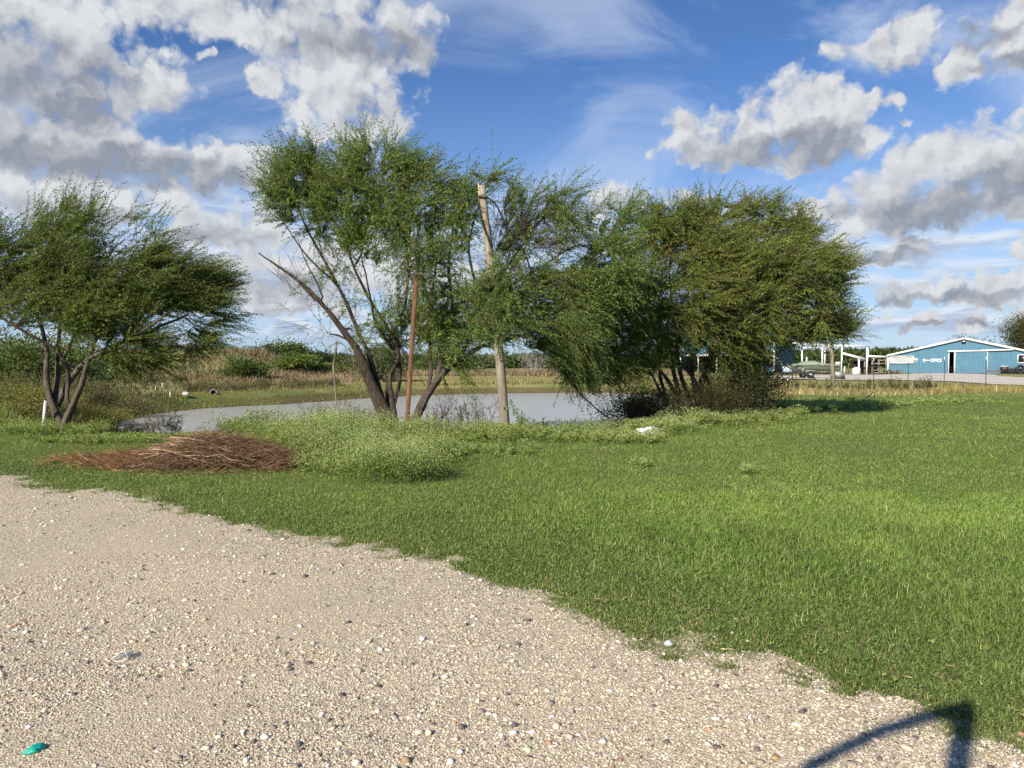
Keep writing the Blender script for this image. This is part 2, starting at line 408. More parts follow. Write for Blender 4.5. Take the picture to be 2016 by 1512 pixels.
def axis(a, b, step, lo, hi, g=1.13):
    c = list(np.arange(a, b + step / 2, step)); s = step; v = b
    while v < hi: s *= g; v += s; c.append(v)
    s = step; v = a
    while v > lo: s *= g; v -= s; c.insert(0, v)
    return np.array(c)
def grid_obj(name, xs, ys, zf, mat):
    X, Y = np.meshgrid(xs, ys); Z = zf(X, Y)
    ny, nx = X.shape
    i = (np.arange(ny - 1)[:, None] * nx + np.arange(nx - 1)[None])
    q = np.stack([i, i + 1, i + nx + 1, i + nx], -1).reshape(-1, 4)
    a = Acc().add(np.stack([X, Y, Z], -1).reshape(-1, 3), q)
    return tag(obj(name, a, mat, smooth=True), kind='structure')

# ground: green-brown turf near, dry field beyond the pond
m, nt, p, out = mat_base('turf_soil')
pos = geo_pos(nt); sep = nt.nodes.new('ShaderNodeSeparateXYZ'); nt.links.new(pos, sep.inputs[0])
g1 = mixc(nt, noise(nt, pos, 3.0, 6, 0.6), (0.095, 0.125, 0.035), (0.175, 0.20, 0.065))
g2 = mixc(nt, noise(nt, pos, 0.35, 7, 0.65), (0.27, 0.235, 0.09), (0.40, 0.34, 0.145))
g2 = mixc(nt, sstep(nt, noise(nt, vmt(nt, 'MULTIPLY', pos, (0.05, 0.35, 0)), 1.0, 4, 0.5), 0.42, 0.62), g2, (0.20, 0.23, 0.085))
g3 = mixc(nt, noise(nt, pos, 0.6, 6, 0.6), (0.10, 0.085, 0.04), (0.20, 0.17, 0.075))
zmask = sstep(nt, sep.outputs[2], -0.35, -0.12)
f = sstep(nt, sep.outputs[1], 33, 40)
c = mixc(nt, f, g1, mixc(nt, zmask, g3, g2))
c = mixc(nt, sstep(nt, sep.outputs[2], -0.62, -0.52), (0.09, 0.075, 0.05), c)
nt.links.new(c, p.inputs['Base Color']); p.inputs['Roughness'].default_value = 1.0; p.inputs['Specular IOR Level'].default_value = 0.05
bump(nt, p, noise(nt, pos, 9, 6, 0.7), 0.7, 0.05)
M_GROUND = m
xs = axis(-34, 34, 0.5, -1500, 1500); ys = axis(-2, 56, 0.45, -60, 2600)
grid_obj('ground', xs, ys, gz, M_GROUND)

# pond water
m, nt, p, out = mat_base('pond_water')
pos = geo_pos(nt)
p.inputs['Base Color'].default_value = (0.42, 0.41, 0.36, 1); p.inputs['Roughness'].default_value = 0.16; p.inputs['IOR'].default_value = 1.33
n = noise(nt, vmt(nt, 'MULTIPLY', pos, (1.0, 2.2, 1)), 5.0, 5, 0.65, dim='3D')
n2 = noise(nt, vmt(nt, 'MULTIPLY', pos, (1.0, 2.5, 1)), 1.1, 3, 0.5, dim='3D')
bump(nt, p, mth(nt, 'MULTIPLY_ADD', n2, 1.6, n), 1.0, 0.03)
M_WATER = m
a = Acc(); cen = POND.mean(0); o_ = cen + (POND - cen) * 1.0
rim = []
for i in range(len(POND)):
    pv = POND[i - 1]; nx_ = POND[(i + 1) % len(POND)]; tdir = nx_ - pv; nrm = np.array([tdir[1], -tdir[0]]); nrm /= np.linalg.norm(nrm)
    if sdf(*(POND[i] + nrm * 0.3)) < 0: nrm = -nrm
    rim.append(POND[i] + nrm * 1.0)
from mathutils.geometry import tessellate_polygon
vs = np.array([[r[0], r[1], WZ] for r in rim])
tr = tessellate_polygon([[Vector(v) for v in vs]])
tr = [t if np.cross(vs[t[1]] - vs[t[0]], vs[t[2]] - vs[t[0]])[2] > 0 else (t[0], t[2], t[1]) for t in tr]
a.add(vs, None, tr); tag(obj('pond_water', a, M_WATER), kind='structure')

# gravel road, near
m, nt, p, out = mat_base('gravel_bed')
pos = geo_pos(nt)
big = noise(nt, pos, 0.55, 4, 0.55)
v1 = nt.nodes.new('ShaderNodeTexVoronoi'); v1.inputs['Scale'].default_value = 85; nt.links.new(pos, v1.inputs['Vector'])
v2 = nt.nodes.new('ShaderNodeTexVoronoi'); v2.inputs['Scale'].default_value = 210; nt.links.new(pos, v2.inputs['Vector'])
sp = nt.nodes.new('ShaderNodeSeparateColor'); nt.links.new(v1.outputs['Color'], sp.inputs[0])
sand = mixc(nt, noise(nt, pos, 40, 5, 0.7), (0.51, 0.41, 0.262), (0.74, 0.615, 0.42))
peb = mixc(nt, sp.outputs[0], (0.27, 0.215, 0.15), (0.84, 0.72, 0.52))
peb = mixc(nt, mth(nt, 'GREATER_THAN', sp.outputs[1], 0.93), peb, (0.16, 0.13, 0.12))
fineg = mixc(nt, sstep(nt, big, 0.42, 0.60), mixc(nt, 0.45, sand, peb), peb)
s2 = nt.nodes.new('ShaderNodeSeparateColor'); nt.links.new(v2.outputs['Color'], s2.inputs[0])
fineg = mixc(nt, 0.45, fineg, mixc(nt, s2.outputs[0], (0.27, 0.215, 0.145), (0.80, 0.68, 0.50)))
nt.links.new(fineg, p.inputs['Base Color']); p.inputs['Roughness'].default_value = 0.95; p.inputs['Specular IOR Level'].default_value = 0.15
hh = mth(nt, 'MULTIPLY_ADD', v2.outputs['Distance'], -0.5, mth(nt, 'MULTIPLY', v1.outputs['Distance'], -1.0))
hh = mth(nt, 'MULTIPLY_ADD', noise(nt, pos, 30, 5, 0.65), .8, hh)
bump(nt, p, hh, 0.7, 0.008)
M_GRAVEL = m
def ragged(x, y): return edge_d(x, y) + (fbm(x, y, 1.6, 4) - .5) * .5 + (fbm(np.asarray(x) + 9, y, 7, 2) - .5) * .45
def road_z(x, y):
    r = ragged(x, y)
    return 0.035 * np.clip((.16 - r) / .45, -.6, .4) + 0.03 * fbm(x, y, 0.8, 3) * smooth(-r, 0.0, 0.8)
xs = np.concatenate([np.linspace(-60, -9.2, 26), np.arange(-9.1, 4.5, 0.045)])
off = np.concatenate([np.arange(0, 2.4, .04), 2.4 + np.linspace(0, 1, 70) ** 1.5]); n0 = 60
X = np.repeat(xs[None], len(off), 0); ye = edge_y(xs) + 1.3; ny = len(off)
Y = np.where(off[:, None] < 2.4, ye[None] - off[:, None], ye[None] - 2.4 - (off[:, None] - 2.4) * (ye[None] + 11.6))
Z = road_z(X, Y)
i = (np.arange(ny - 1)[:, None] * len(xs) + np.arange(len(xs) - 1)[None])
q = np.stack([i, i + len(xs), i + len(xs) + 1, i + 1], -1).reshape(-1, 4)
tag(obj('gravel_road', Acc().add(np.stack([X, Y, Z], -1).reshape(-1, 3), q), M_GRAVEL, smooth=True), kind='structure')

# pale caliche yard in front of the blue buildings
m, nt, p, out = mat_base('caliche')
pos = geo_pos(nt)
nt.links.new(mixc(nt, noise(nt, pos, 1.2, 7, 0.65), (0.50, 0.44, 0.36), (0.68, 0.62, 0.53)), p.inputs['Base Color'])
p.inputs['Roughness'].default_value = 1.0; bump(nt, p, noise(nt, pos, 6, 6, 0.7), 0.5, 0.05)
yard_px = [(1455, 746), (1560, 748.5), (1660, 750), (1740, 749), (1836, 752), (1930, 756), (2016, 761), (2200, 775), (2200, 742), (2060, 745), (1994, 742.5), (1932, 737), (1877, 736.3), (1740, 737.5), (1640, 740), (1560, 741), (1455, 741)]
YARD = np.array([gp(a, b)[:2] for a, b in yard_px])
def dens(poly, n=6):
    r = []
    for i in range(len(poly)):
        a_, b_ = poly[i], poly[(i + 1) % len(poly)]
        for k in range(n):
            pp = a_ + (b_ - a_) * k / n
            r.append(pp + (np.array([fbm(pp[0], pp[1], .4, 2), fbm(pp[1], pp[0], .4, 2)]) - .5) * 1.6)
    return np.array(r)
YD = dens(YARD)
from mathutils.geometry import delaunay_2d_cdt
gx, gy = np.meshgrid(np.arange(10, 80, 1.5), np.arange(36, 92, 1.5)); gx = gx.ravel(); gy = gy.ravel()
k_ = sdf(gx, gy, YD) < -0.5
pts2 = [Vector(v) for v in YD] + [Vector((a, b)) for a, b in zip(gx[k_], gy[k_])]
res = delaunay_2d_cdt(pts2, [], [list(range(len(YD)))], 1, 1e-4)
vv = np.array([list(v) for v in res[0]])
zz = gz(vv[:, 0], vv[:, 1]) + 0.06
tag(obj('caliche_yard', Acc().add(np.column_stack([vv, zz]), None, [list(f_) for f_ in res[2]]), m, smooth=True), kind='structure')

# ------------------------------------------------------------------ vegetation generators
def unit(v): return v / (np.linalg.norm(v, axis=-1, keepdims=True) + 1e-9)
def pal(rng, n, cols, w=None, var=0.18):
    cols = np.array(cols); k = rng.choice(len(cols), n, p=None if w is None else np.array(w) / sum(w))
    return cols[k] * np.exp(rng.normal(0, var, (n, 1))) * np.exp(rng.normal(0, 0.05, (n, 3)))

def grow(limbs, att, rng, step=0.2, wob=0.05):
    """skeleton: hand-placed limbs, then every attraction point is joined by a bent branch. Returns P, parent, limb id, base radius"""
    P = []; par = []; rad = []; nl = 0
    for L in limbs:
        pts = np.array([l[:3] for l in L]); rr = np.array([l[3] for l in L])
        seg = np.linalg.norm(np.diff(pts, axis=0), axis=1); s = np.concatenate([[0], np.cumsum(seg)])
        n = max(3, int(s[-1] / step) + 1); t = np.linspace(0, s[-1], n)
        # smooth interpolation through the given points
        q = np.stack([np.interp(t, s, pts[:, k]) for k in range(3)], 1)
        for _ in range(2): q[1:-1] = 0.25 * q[:-2] + 0.5 * q[1:-1] + 0.25 * q[2:]
        q[1:] += np.cumsum(rng.normal(0, wob * 0.35, (n - 1, 3)), 0) * np.linspace(0, 1, n - 1)[:, None] * 0.7
        r = np.interp(t, s, rr)
        start = -1
        if len(P):
            d = np.linalg.norm(np.array(P) - q[0], axis=1)
            if d.min() < 0.30: start = int(d.argmin()); q[0] = P[start]
        prev = start
        for k in range(n):
            P.append(q[k]); par.append(prev); rad.append(r[k]); prev = len(P) - 1
    nl = len(P)
    cap = nl + len(att) * 14 + 10
    A = np.zeros((cap, 3)); A[:nl] = P; cnt = nl
    par = list(par); rad = list(rad)
    L0 = np.array(P)
    base_d = np.array([np.linalg.norm(L0 - a, axis=1).min() for a in att])
    for ai in np.argsort(base_d):
        a = att[ai]; dd = np.linalg.norm(A[:cnt] - a, axis=1) + 0.35 * np.maximum(0, A[:cnt, 2] - a[2])
        j = int(dd.argmin()); d = np.linalg.norm(A[j] - a)
        if d < 0.08: continue
        pj = par[j]
        tan = unit(A[j] - A[pj]) if pj >= 0 else np.array([0, 0, 1.0])
        c = A[j] + tan * d * 0.45 + rng.normal(0, 0.05 * d, 3)
        n = min(13, max(2, int(d / step) + 1))
        prev = j
        for k in range(1, n + 1):
            t = k / n
            q = (1 - t) ** 2 * A[j] + 2 * t * (1 - t) * c + t * t * a + (rng.normal(0, wob * 0.3, 3) if k < n else 0)
            A[cnt] = q; par.append(prev); rad.append(0.0); prev = cnt; cnt += 1
    return A[:cnt], np.array(par), nl, np.array(rad)

def tree(name, label, cat, base, limbs, crowns, seed, natt, leafmul, cols, wts, bark, wind=(0, 0, 0), droop=0.12, group=None,
         sp_per=9.0, leafL=(0.042, 0.078), leafW=0.0185, spL=(0.35, 1.05), npl=31, bare=None, twigcol=None, dshell=0.5, dead=(), rt=0.0032, gapf=.06):
    rng = np.random.default_rng(seed)
    base = np.array(base, float)
    att = []; wt = np.array([c[7] if len(c) > 7 else 1.0 for c in crowns]) * np.array([c[3] * c[4] * c[5] for c in crowns]) ** 0.75
    for c, k in zip(crowns, rng.multinomial(natt, wt / wt.sum())):
        u = unit(rng.normal(size=(k, 3))); r = .92 * (rng.random(k) ** (1 / 3.0) * dshell + (1 - dshell) * (0.55 + 0.45 * rng.random(k)))
        att.append(np.array(c[:3]) + u * r[:, None] * np.array(c[3:6]))
    att = np.vstack(att)
    P, par, nl, rad0 = grow(limbs, att, rng)
    N = len(P); w = np.zeros(N); nch = np.zeros(N, int)
    for i in range(N):
        if par[i] >= 0: nch[par[i]] += 1
    w[nch == 0] = rt ** 2.15
    for i in range(N - 1, -1, -1):
        w[i] = max(w[i], rt ** 2.15)
        if par[i] >= 0 and par[i] < i: w[par[i]] += w[i]
    r = w ** (1 / 2.15)
    r[:nl] = np.maximum(rad0[:nl], np.minimum(r[:nl], rad0[:nl] * 1.25))
    for i in range(nl, N): r[i] = min(r[i], 0.8 * r[par[i]] if par[i] < nl else r[par[i]])
    T = thing(name, label, cat, base, group)
    wood = Acc()
    bc = np.array(bark)
    # limbs as continuous tubes
    i = 0
    while i < nl:
        j = i + 1
        while j < nl and par[j] == j - 1: j += 1
        pts = P[i:j]; rr = r[i:j]
        if len(pts) > 1:
            vcolr = bc * np.exp(rng.normal(0, 0.12))
            wood.tube(pts, rr, 14 if rr.max() > 0.04 else 6, vcolr, True, 0.10, rng)
            if rr.max() > 0.05:      # ridged bark plates running along the limb
                for _ in range(int(rr.max() * 170)):
                    k0 = rng.integers(0, max(1, len(pts) - 3)); k1 = min(len(pts), k0 + rng.integers(3, 6)); an = rng.uniform(0, 6.28)
                    o = np.array([math.cos(an), math.sin(an) * .9, math.sin(an) * .4]); sg = pts[k0:k1] + o * rr[k0:k1, None] * .97 + rng.normal(0, .006, (k1 - k0, 3))
                    wood.tube(sg, np.linspace(.4, 1, k1 - k0) * rr[k0] * .16, 4, bc * np.exp(rng.normal(.1, .35)), False)
        i = j
    k = np.arange(nl, N)
    pr = par[k]
    cc = bc * np.exp(rng.normal(0, 0.15, (len(k), 1)))
    if twigcol is not None:
        th = np.clip(1 - r[k] / 0.012, 0, 1)[:, None]; cc = cc * (1 - th) + np.array(twigcol) * th * np.exp(rng.normal(0, 0.15, (len(k), 1)))
    big = r[k] > 0.014
    wood.segs(P[pr][big], P[k][big], np.minimum(r[pr], r[k] * 1.3)[big], r[k][big], 6, cc[big])
    wood.segs(P[pr][~big], P[k][~big], np.minimum(r[pr], r[k] * 1.3)[~big], r[k][~big], 3, cc[~big])
    # sprays
    thin = k[(r[k] < 0.016)]
    d = unit(P[thin] - P[par[thin]])
    bw = np.ones(len(thin))
    if bare is not None:
        for (bx, by, bz, br, bf) in bare:
            dd = np.linalg.norm(P[thin] - np.array([bx, by, bz]), axis=1)
            bw = np.where(dd < br, np.minimum(bw, bf), bw)
    ns = int(natt * sp_per * leafmul)
    q3 = P[thin]; gap = fbm(q3[:, 0] * .8 + q3[:, 1] * 1.1 + seed, q3[:, 2] + .6 * q3[:, 1], 1.25, 3)
    bw = bw * (gapf + smooth(gap, .36, .60))
    prb = bw * (0.35 + (nch[thin] == 0) * 2.5); prb /= prb.sum()
    s = rng.choice(len(thin), ns, p=prb)
    cen = base + np.array([0, 0, 1.5])
    out = unit(P[thin][s] - cen)
    cdir = np.stack([fbm(q3[:, 0] + 9, q3[:, 2], .9, 2), fbm(q3[:, 1], q3[:, 2] + 30, .9, 2), fbm(q3[:, 0] + 60, q3[:, 1], .9, 2)], 1) - .5
    dv = unit(d[s] * 0.8 + out * 0.45 + cdir[s] * 2.2 + unit(rng.normal(size=(ns, 3))) * 0.45 + np.array(wind) + np.array([0, 0, 0.1]))
    L = rng.uniform(*spL, ns)
    b = P[thin][s] + (P[par[thin]][s] - P[thin][s]) * rng.random((ns, 1))
    g = np.array([0, 0, -1.0]) * droop * rng.uniform(0.3, 1.8, (ns, 1))
    def pt(t): return b + dv * L[:, None] * t + g * t * t + np.array(wind) * 0.12 * t * t
    # spray stems
    tc_ = twigcol if twigcol is not None else bark
    wood.segs(pt(0.0), pt(0.5), 0.0028, 0.0022, 3, tc_); wood.segs(pt(0.5), pt(1.0), 0.0022, 0.0012, 3, tc_)
    lf = Acc()
    base_col = pal(rng, ns, cols, wts, 0.16)
    lk = ((P[thin][s][:, :1] * 1.3 + P[thin][s][:, 2:3] * 0.9))
    clump = 0.82 + 0.36 * fbm(P[thin][s][:, 0] * 1.0 + 5, P[thin][s][:, 2] + P[thin][s][:, 1] * 0.7, 1.1, 2)[:, None]
    base_col = base_col * clump
    for q in range(npl):
        t = (q + 0.5 + rng.uniform(-0.3, 0.3, ns)) / npl * 1.02
        t = t[:, None]
        p_ = b + dv * L[:, None] * t + g * t * t + np.array(wind) * 0.12 * t * t
        ax = unit(dv * L[:, None] + 2 * g * t)
        sd = unit(np.cross(ax, rng.normal(size=(ns, 3))))
        ld = unit(ax * 0.75 + sd * rng.uniform(0.5, 1.1, (ns, 1)) + np.array([0, 0, -0.15]) + np.array(wind) * 0.3)
        wd = unit(np.cross(ld, rng.normal(size=(ns, 3))))
        lf.leaves(p_, ld, wd, rng.uniform(*leafL, ns), leafW * rng.uniform(0.7, 1.3, ns), base_col * np.exp(rng.normal(0, 0.12, (ns, 1))))
    for dl in dead: dl(wood, rng)
    obj('trunk', wood, M_BARK, T, smooth=False)
    obj('crown', lf, M_LEAF, T)
    return T

def limb(Y, spec):
    """spec: (px, py, dY, radius)"""
    return [(*at(a, b, Y + d), r) for a, b, d, r in spec]
def ell(Y, px, py, rx, ry, dY=0.0, dr=None, w=1.0):
    YY = Y + dY; c = at(px, py, YY); k = YY / F
    return (c[0], c[1], c[2], rx * k, (dr if dr is not None else rx * k * 0.9), ry * k, 0, w)

def bush(name, label, cat, base, Wd, H, seed, nleaf, leaf, cols, wts=None, bark=(0.12, 0.09, 0.06), group=None, depth=None, up=0.25, ncl=16, trunkH=0.15,
         flat=1.0, stems=True, aspect=0.4, sparse=1.0, part='foliage', acc=None, lowfill=True, cr=0.24):
    """shrub or small tree: many stems from the base to leaf clumps scattered through the crown"""
    rng = np.random.default_rng(seed); base = np.array(base, float)
    depth = depth or Wd * 0.8
    u = unit(rng.normal(size=(ncl, 3))); rr = rng.random(ncl) ** 0.45
    c = u * rr[:, None]
    zc = (c[:, 2] + 1) / 2
    zc = trunkH + (1 - trunkH) * zc if lowfill else trunkH + (1 - trunkH) * (0.35 + 0.65 * zc)
    cl = np.stack([c[:, 0] * Wd / 2, c[:, 1] * depth / 2, zc * H * 0.88], 1) + base
    k = rng.integers(0, ncl, nleaf)
    sz = rng.uniform(0.6, 1.3, ncl)
    p_ = cl[k] + rng.normal(size=(nleaf, 3)) * np.array([Wd * cr / 2, depth * cr / 2, H * cr / 2.4]) * sz[k][:, None]
    p_[:, 2] = np.maximum(p_[:, 2], base[2] + 0.03)
    d = unit(unit(p_ - base - np.array([0, 0, H * 0.3])) * 0.6 + rng.normal(size=(nleaf, 3)) * 0.6 + np.array([0, 0, up]))
    sd = unit(np.cross(d, rng.normal(size=(nleaf, 3))))
    col = pal(rng, ncl, cols, wts, 0.16)[k] * np.exp(rng.normal(0, 0.18, (nleaf, 1)))
    lf = Acc() if acc is None else acc
    lf.leaves(p_, d, sd, leaf * rng.uniform(0.6, 1.3, nleaf), leaf * aspect * rng.uniform(0.7, 1.3, nleaf), col)
    wood = Acc()
    nst = ncl * 2
    ci = np.arange(nst) % ncl
    e = cl[ci] + rng.normal(size=(nst, 3)) * np.array([Wd, depth, H]) * 0.06
    b = base + rng.normal(size=(nst, 3)) * np.array([Wd * 0.04, depth * 0.04, 0])
    mid = (b + e) / 2 + np.array([0, 0, H * 0.06]) + rng.normal(size=(nst, 3)) * Wd * 0.03
    mid[:, :2] = b[:, :2] + (mid[:, :2] - b[:, :2]) * 0.7
    r = max(0.004, H * 0.011)
    wood.segs(b, mid, r * 1.3, r * 0.8, 4, bark); wood.segs(mid, e, r * 0.8, r * 0.3, 4, bark)
    if acc is not None: return wood
    T = thing(name, label, cat, base, group)
    obj('stem' if part == 'foliage' else 'trunk', wood, M_BARK, T); obj(part, lf, M_LEAF, T)
    return T

# palettes (linear albedo)
MESQ = [(0.155, 0.235, 0.048), (0.195, 0.270, 0.056), (0.105, 0.170, 0.042), (0.250, 0.295, 0.085), (0.26, 0.20, 0.09)]
MESQW = [4, 3, 3, 1, .3]
BARK = (0.12, 0.10, 0.08); BARKD = (0.060, 0.045, 0.035)

# ------------------------------------------------------------------ left tree
YL = 17.2
bL_ = gp(122, 850)
bl = at(122, 846, YL)
limbs = [
 limb(YL, [(124, 850, 0, .11), (118, 830, 0, .10), (104, 800, .1, .075), (92, 760, .15, .065), (90, 730, .2, .06), (95, 700, .3, .05), (85, 650, .5, .04), (60, 590, .7, .03), (30, 520, .8, .02)]),
 limb(YL, [(106, 806, .1, .08), (110, 770, .4, .06), (115, 735, .5, .055), (113, 700, .6, .045), (120, 640, .8, .035), (130, 560, 1.0, .025), (140, 470, 1.1, .012)]),
 limb(YL, [(124, 850, 0, .11), (132, 820, -.1, .085), (150, 785, -.1, .065), (168, 740, -.2, .055), (175, 705, -.2, .05), (195, 660, -.3, .04), (230, 600, -.4, .03), (270, 540, -.5, .02)]),
 limb(YL, [(132, 806, -.1, .05), (132, 765, .1, .045), (136, 735, .1, .04), (130, 700, .0, .04), (105, 680, -.2, .035), (60, 655, -.4, .03), (10, 620, -.6, .025), (-40, 580, -.8, .02)]),
 limb(YL, [(112, 800, .6, .08), (140, 740, .7, .07), (180, 700, .8, .06), (240, 675, .9, .05), (300, 650, 1.0, .035), (370, 620, 1.0, .022)]),
 limb(YL, [(175, 705, -.2, .045), (210, 690, -.4, .035), (270, 660, -.8, .028), (330, 620, -1.0, .02)]),
 limb(YL, [(130, 700, 0, .04), (150, 650, -.3, .03), (180, 580, -.5, .025), (215, 500, -.5, .015)]),
]
cr = [ell(YL, *e) for e in [(40, 500, 100, 95), (150, 475, 95, 80), (245, 455, 60, 62), (110, 590, 120, 80), (215, 560, 110, 85), (300, 570, 90, 75), (350, 560, 76, 66, .3), (400, 612, 46, 46, .3),
      (300, 650, 80, 50), (240, 695, 60, 38, -.5), (170, 640, 60, 40, -.7, 1.0), (300, 690, 45, 25, -.2), (370, 665, 56, 32, .2), (-60, 560, 90, 110), (20, 620, 60, 50, -.6, 1.0), (290, 490, 45, 50)]]
tree('mesquite_tree', 'wide dark green wind-swept tree with forked grey trunk beside a leaning white post', 'tree', bL_, limbs, cr, 11, 1500, 1.0, [tuple(np.array(c_) * np.array([.88, .80, .8])) for c_ in MESQ], MESQW, (0.105, 0.085, 0.068), wind=(0.75, 0.1, 0.10), droop=0.05,
     sp_per=5.6, twigcol=(0.10, 0.085, 0.05))

# ------------------------------------------------------------------ centre trees
YC = 17.0
bC = gp(765, 846)
def deadlimb(wood, rng):
    # bare fan of twigs on the leaning dead limb, and the broken branch hanging beside it
    for s0, s1, n, sc in [((560, 548), (-40, -60), 9, .8), ((590, 580), (-45, -70), 9, .8), ((600, 640), (-60, 15), 12, .9), ((640, 655), (-50, 10), 10, .8), ((585, 545), (10, -70), 8, .8), ((560, 600), (-40, 20), 6, .6)]:
        for _ in range(n):
            a0 = at(s0[0] + rng.normal(0, 8), s0[1] + rng.normal(0, 6), YC + rng.normal(0, .1))
            L = rng.uniform(.4, 1.0) * sc
            a2 = at(s0[0] + s1[0] * L * 1.4 + rng.normal(0, 16), s0[1] + s1[1] * L * 1.4 + rng.normal(0, 14), YC + rng.normal(0, .3))
            a1 = (a0 + a2) / 2 + rng.normal(0, .05, 3)
            wood.tube([a0, a1, a2], [.006, .004, .0018], 3, (0.20, 0.17, 0.145), False)
    br = [at(663, 672, YC), at(661, 690, YC - .05), at(656, 720, YC - .1), at(660, 760, YC - .15), at(662, 790, YC - .15), at(668, 815, YC - .2), at(678, 838, YC - .25)]
    wood.tube(br, [.028, .026, .024, .020, .016, .010, .006], 6, (0.20, 0.165, 0.13), True, .1, rng)
    wood.tube([at(659, 728, YC - .1), at(650, 745, YC - .1), at(641, 762, YC - .1)], [.012, .010, .005], 5, (0.2, 0.165, 0.13))
    for _ in range(14):
        y0 = rng.uniform(700, 800); a0 = at(659, y0, YC - .1); a2 = at(659 + rng.normal(0, 22), y0 + rng.uniform(5, 45), YC + rng.normal(0, .1))
        wood.tube([a0, (a0 + a2) / 2 + rng.normal(0, .03, 3), a2], [.004, .003, .0015], 3, (0.2, 0.17, 0.13), False)
limbs = [
 limb(YC, [(772, 846, 0, .15), (762, 812, 0, .135), (740, 775, 0, .11), (724, 740, 0, .095), (710, 700, 0, .08), (688, 668, 0, .065), (655, 625, 0, .055), (626, 588, 0, .045), (590, 550, 0, .035), (545, 522, 0, .025), (504, 494, 0, .008)]),
 limb(YC, [(770, 840, -.1, .10), (757, 800, .1, .08), (742, 750, .2, .06), (724, 690, .3, .05), (704, 650, .4, .045), (686, 600, .4, .04), (664, 556, .4, .035), (634, 500, .4, .03), (606, 450, .4, .022), (585, 400, .4, .014), (565, 340, .4, .006)]),
 limb(YC, [(770, 830, .1, .08), (764, 780, .3, .06), (761, 740, .4, .05), (790, 705, .4, .045), (775, 660, .5, .04), (752, 625, .5, .035), (722, 580, .5, .03), (694, 520, .5, .022), (680, 440, .5, .015), (670, 350, .5, .006)]),
 limb(YC, [(663, 556, .4, .03), (640, 540, .1, .022), (600, 500, -.2, .016), (560, 440, -.3, .01), (530, 390, -.3, .005)]),
 limb(YC, [(708, 520, .5, .022), (720, 450, .3, .018), (750, 380, .2, .012), (760, 310, .2, .006)]),
 limb(YC, [(775, 660, .5, .035), (800, 600, .3, .03), (806, 530, .1, .025), (800, 450, 0, .018), (820, 370, 0, .01)]),
 limb(YC, [(756, 846, -.2, .07), (748, 815, -.1, .06), (733, 780, 0, .05), (716, 735, .1, .045), (700, 690, .2, .04), (672, 640, .3, .03), (640, 600, .3, .022), (600, 560, .3, .014)]),
 limb(YC, [(780, 846, -.1, .08), (776, 812, 0, .07), (770, 780, 0, .05), (766, 748, .1, .03), (768, 735, .1, .012)]),
 limb(YC, [(768, 846, .2, .06), (772, 800, .3, .05), (785, 770, .4, .045), (792, 735, .5, .04), (782, 690, .5, .035), (745, 640, .4, .028), (735, 590, .3, .022), (720, 500, .2, .014)]),
 limb(YC, [(640, 600, .3, .02), (628, 560, .1, .016), (602, 520, 0, .012), (585, 470, 0, .008)]),
 limb(YC, [(705, 690, 0, .03), (680, 660, -.05, .022), (650, 664, -.1, .018), (648, 660, -.1, .012)]),
]
cr = [ell(YC, *e) for e in [(590, 365, 52, 55, 0, 1.1, .8), (660, 345, 68, 42), (742, 322, 66, 40), (690, 400, 95, 60), (790, 400, 85, 80), (605, 430, 55, 48, 0, 1.0, .55), (740, 480, 80, 55), (820, 510, 70, 70),
      (555, 390, 36, 45, 0, .7, .45), (670, 500, 50, 50, .3, .9, .3), (800, 590, 45, 60, .6, .8, .7), (700, 620, 50, 50, .9, .8, .25), (822, 520, 40, 42, -1.3, .45, 3.0), (790, 440, 60, 50, -.7, .6), (650, 570, 75, 65, .3, .9, 1.3), (715, 640, 60, 65, .4, .9, 1.2), (690, 700, 45, 45, .3, .7, .5)]]
tree('mesquite_tree', 'tall airy tree with dark trunk leaning left, a dead limb and a hanging branch', 'tree', bC, limbs, cr, 23, 1350, 0.78, MESQ, [4, 3, 2, 2, .3], BARKD, wind=(0.05, 0, 0.15), droop=0.13,
     sp_per=4.0, twigcol=(0.13, 0.10, 0.07), dead=[deadlimb], bare=[(*at(650, 575, YC + .3), .95, .10), (*at(715, 640, YC + .4), .85, .14), (*at(690, 700, YC + .3), .6, .1), (*at(600, 480, YC), .45, .25)])

bC2 = gp(815, 848)
limbs = [
 limb(YC, [(808, 848, -.1, .12), (822, 815, 0, .10), (838, 780, .1, .085), (858, 752, .1, .075), (880, 725, .1, .06), (915, 702, 0, .055), (950, 680, -.1, .048), (1000, 668, -.2, .042), (1045, 652, -.3, .034), (1085, 636, -.4, .024), (1130, 610, -.5, .012)]),
 limb(YC, [(858, 752, .1, .06), (868, 712, .2, .05), (880, 670, .3, .045), (892, 600, .3, .035), (880, 520, .3, .03), (890, 440, .3, .02), (900, 360, .2, .01)]),
 limb(YC, [(838, 780, .2, .05), (850, 740, .6, .045), (846, 690, .7, .04), (850, 620, .8, .03), (858, 540, .8, .022), (870, 450, .8, .012)]),
 limb(YC, [(905, 702, 0, .05), (935, 650, .3, .045), (960, 590, .5, .04), (1000, 520, .6, .03), (1050, 450, .7, .022), (1100, 390, .7, .012), (1120, 350, .7, .005)]),
 limb(YC, [(945, 620, .4, .04), (935, 550, .2, .03), (920, 490, .1, .025), (940, 420, .1, .018), (965, 360, .1, .01), (985, 325, .1, .005)]),
 limb(YC, [(1000, 668, -.2, .035), (1060, 600, .2, .03), (1120, 550, .5, .025), (1190, 500, .7, .016)]),
 limb(YC, [(960, 590, .5, .03), (1040, 540, .9, .025), (1130, 480, 1.2, .016)]),
]
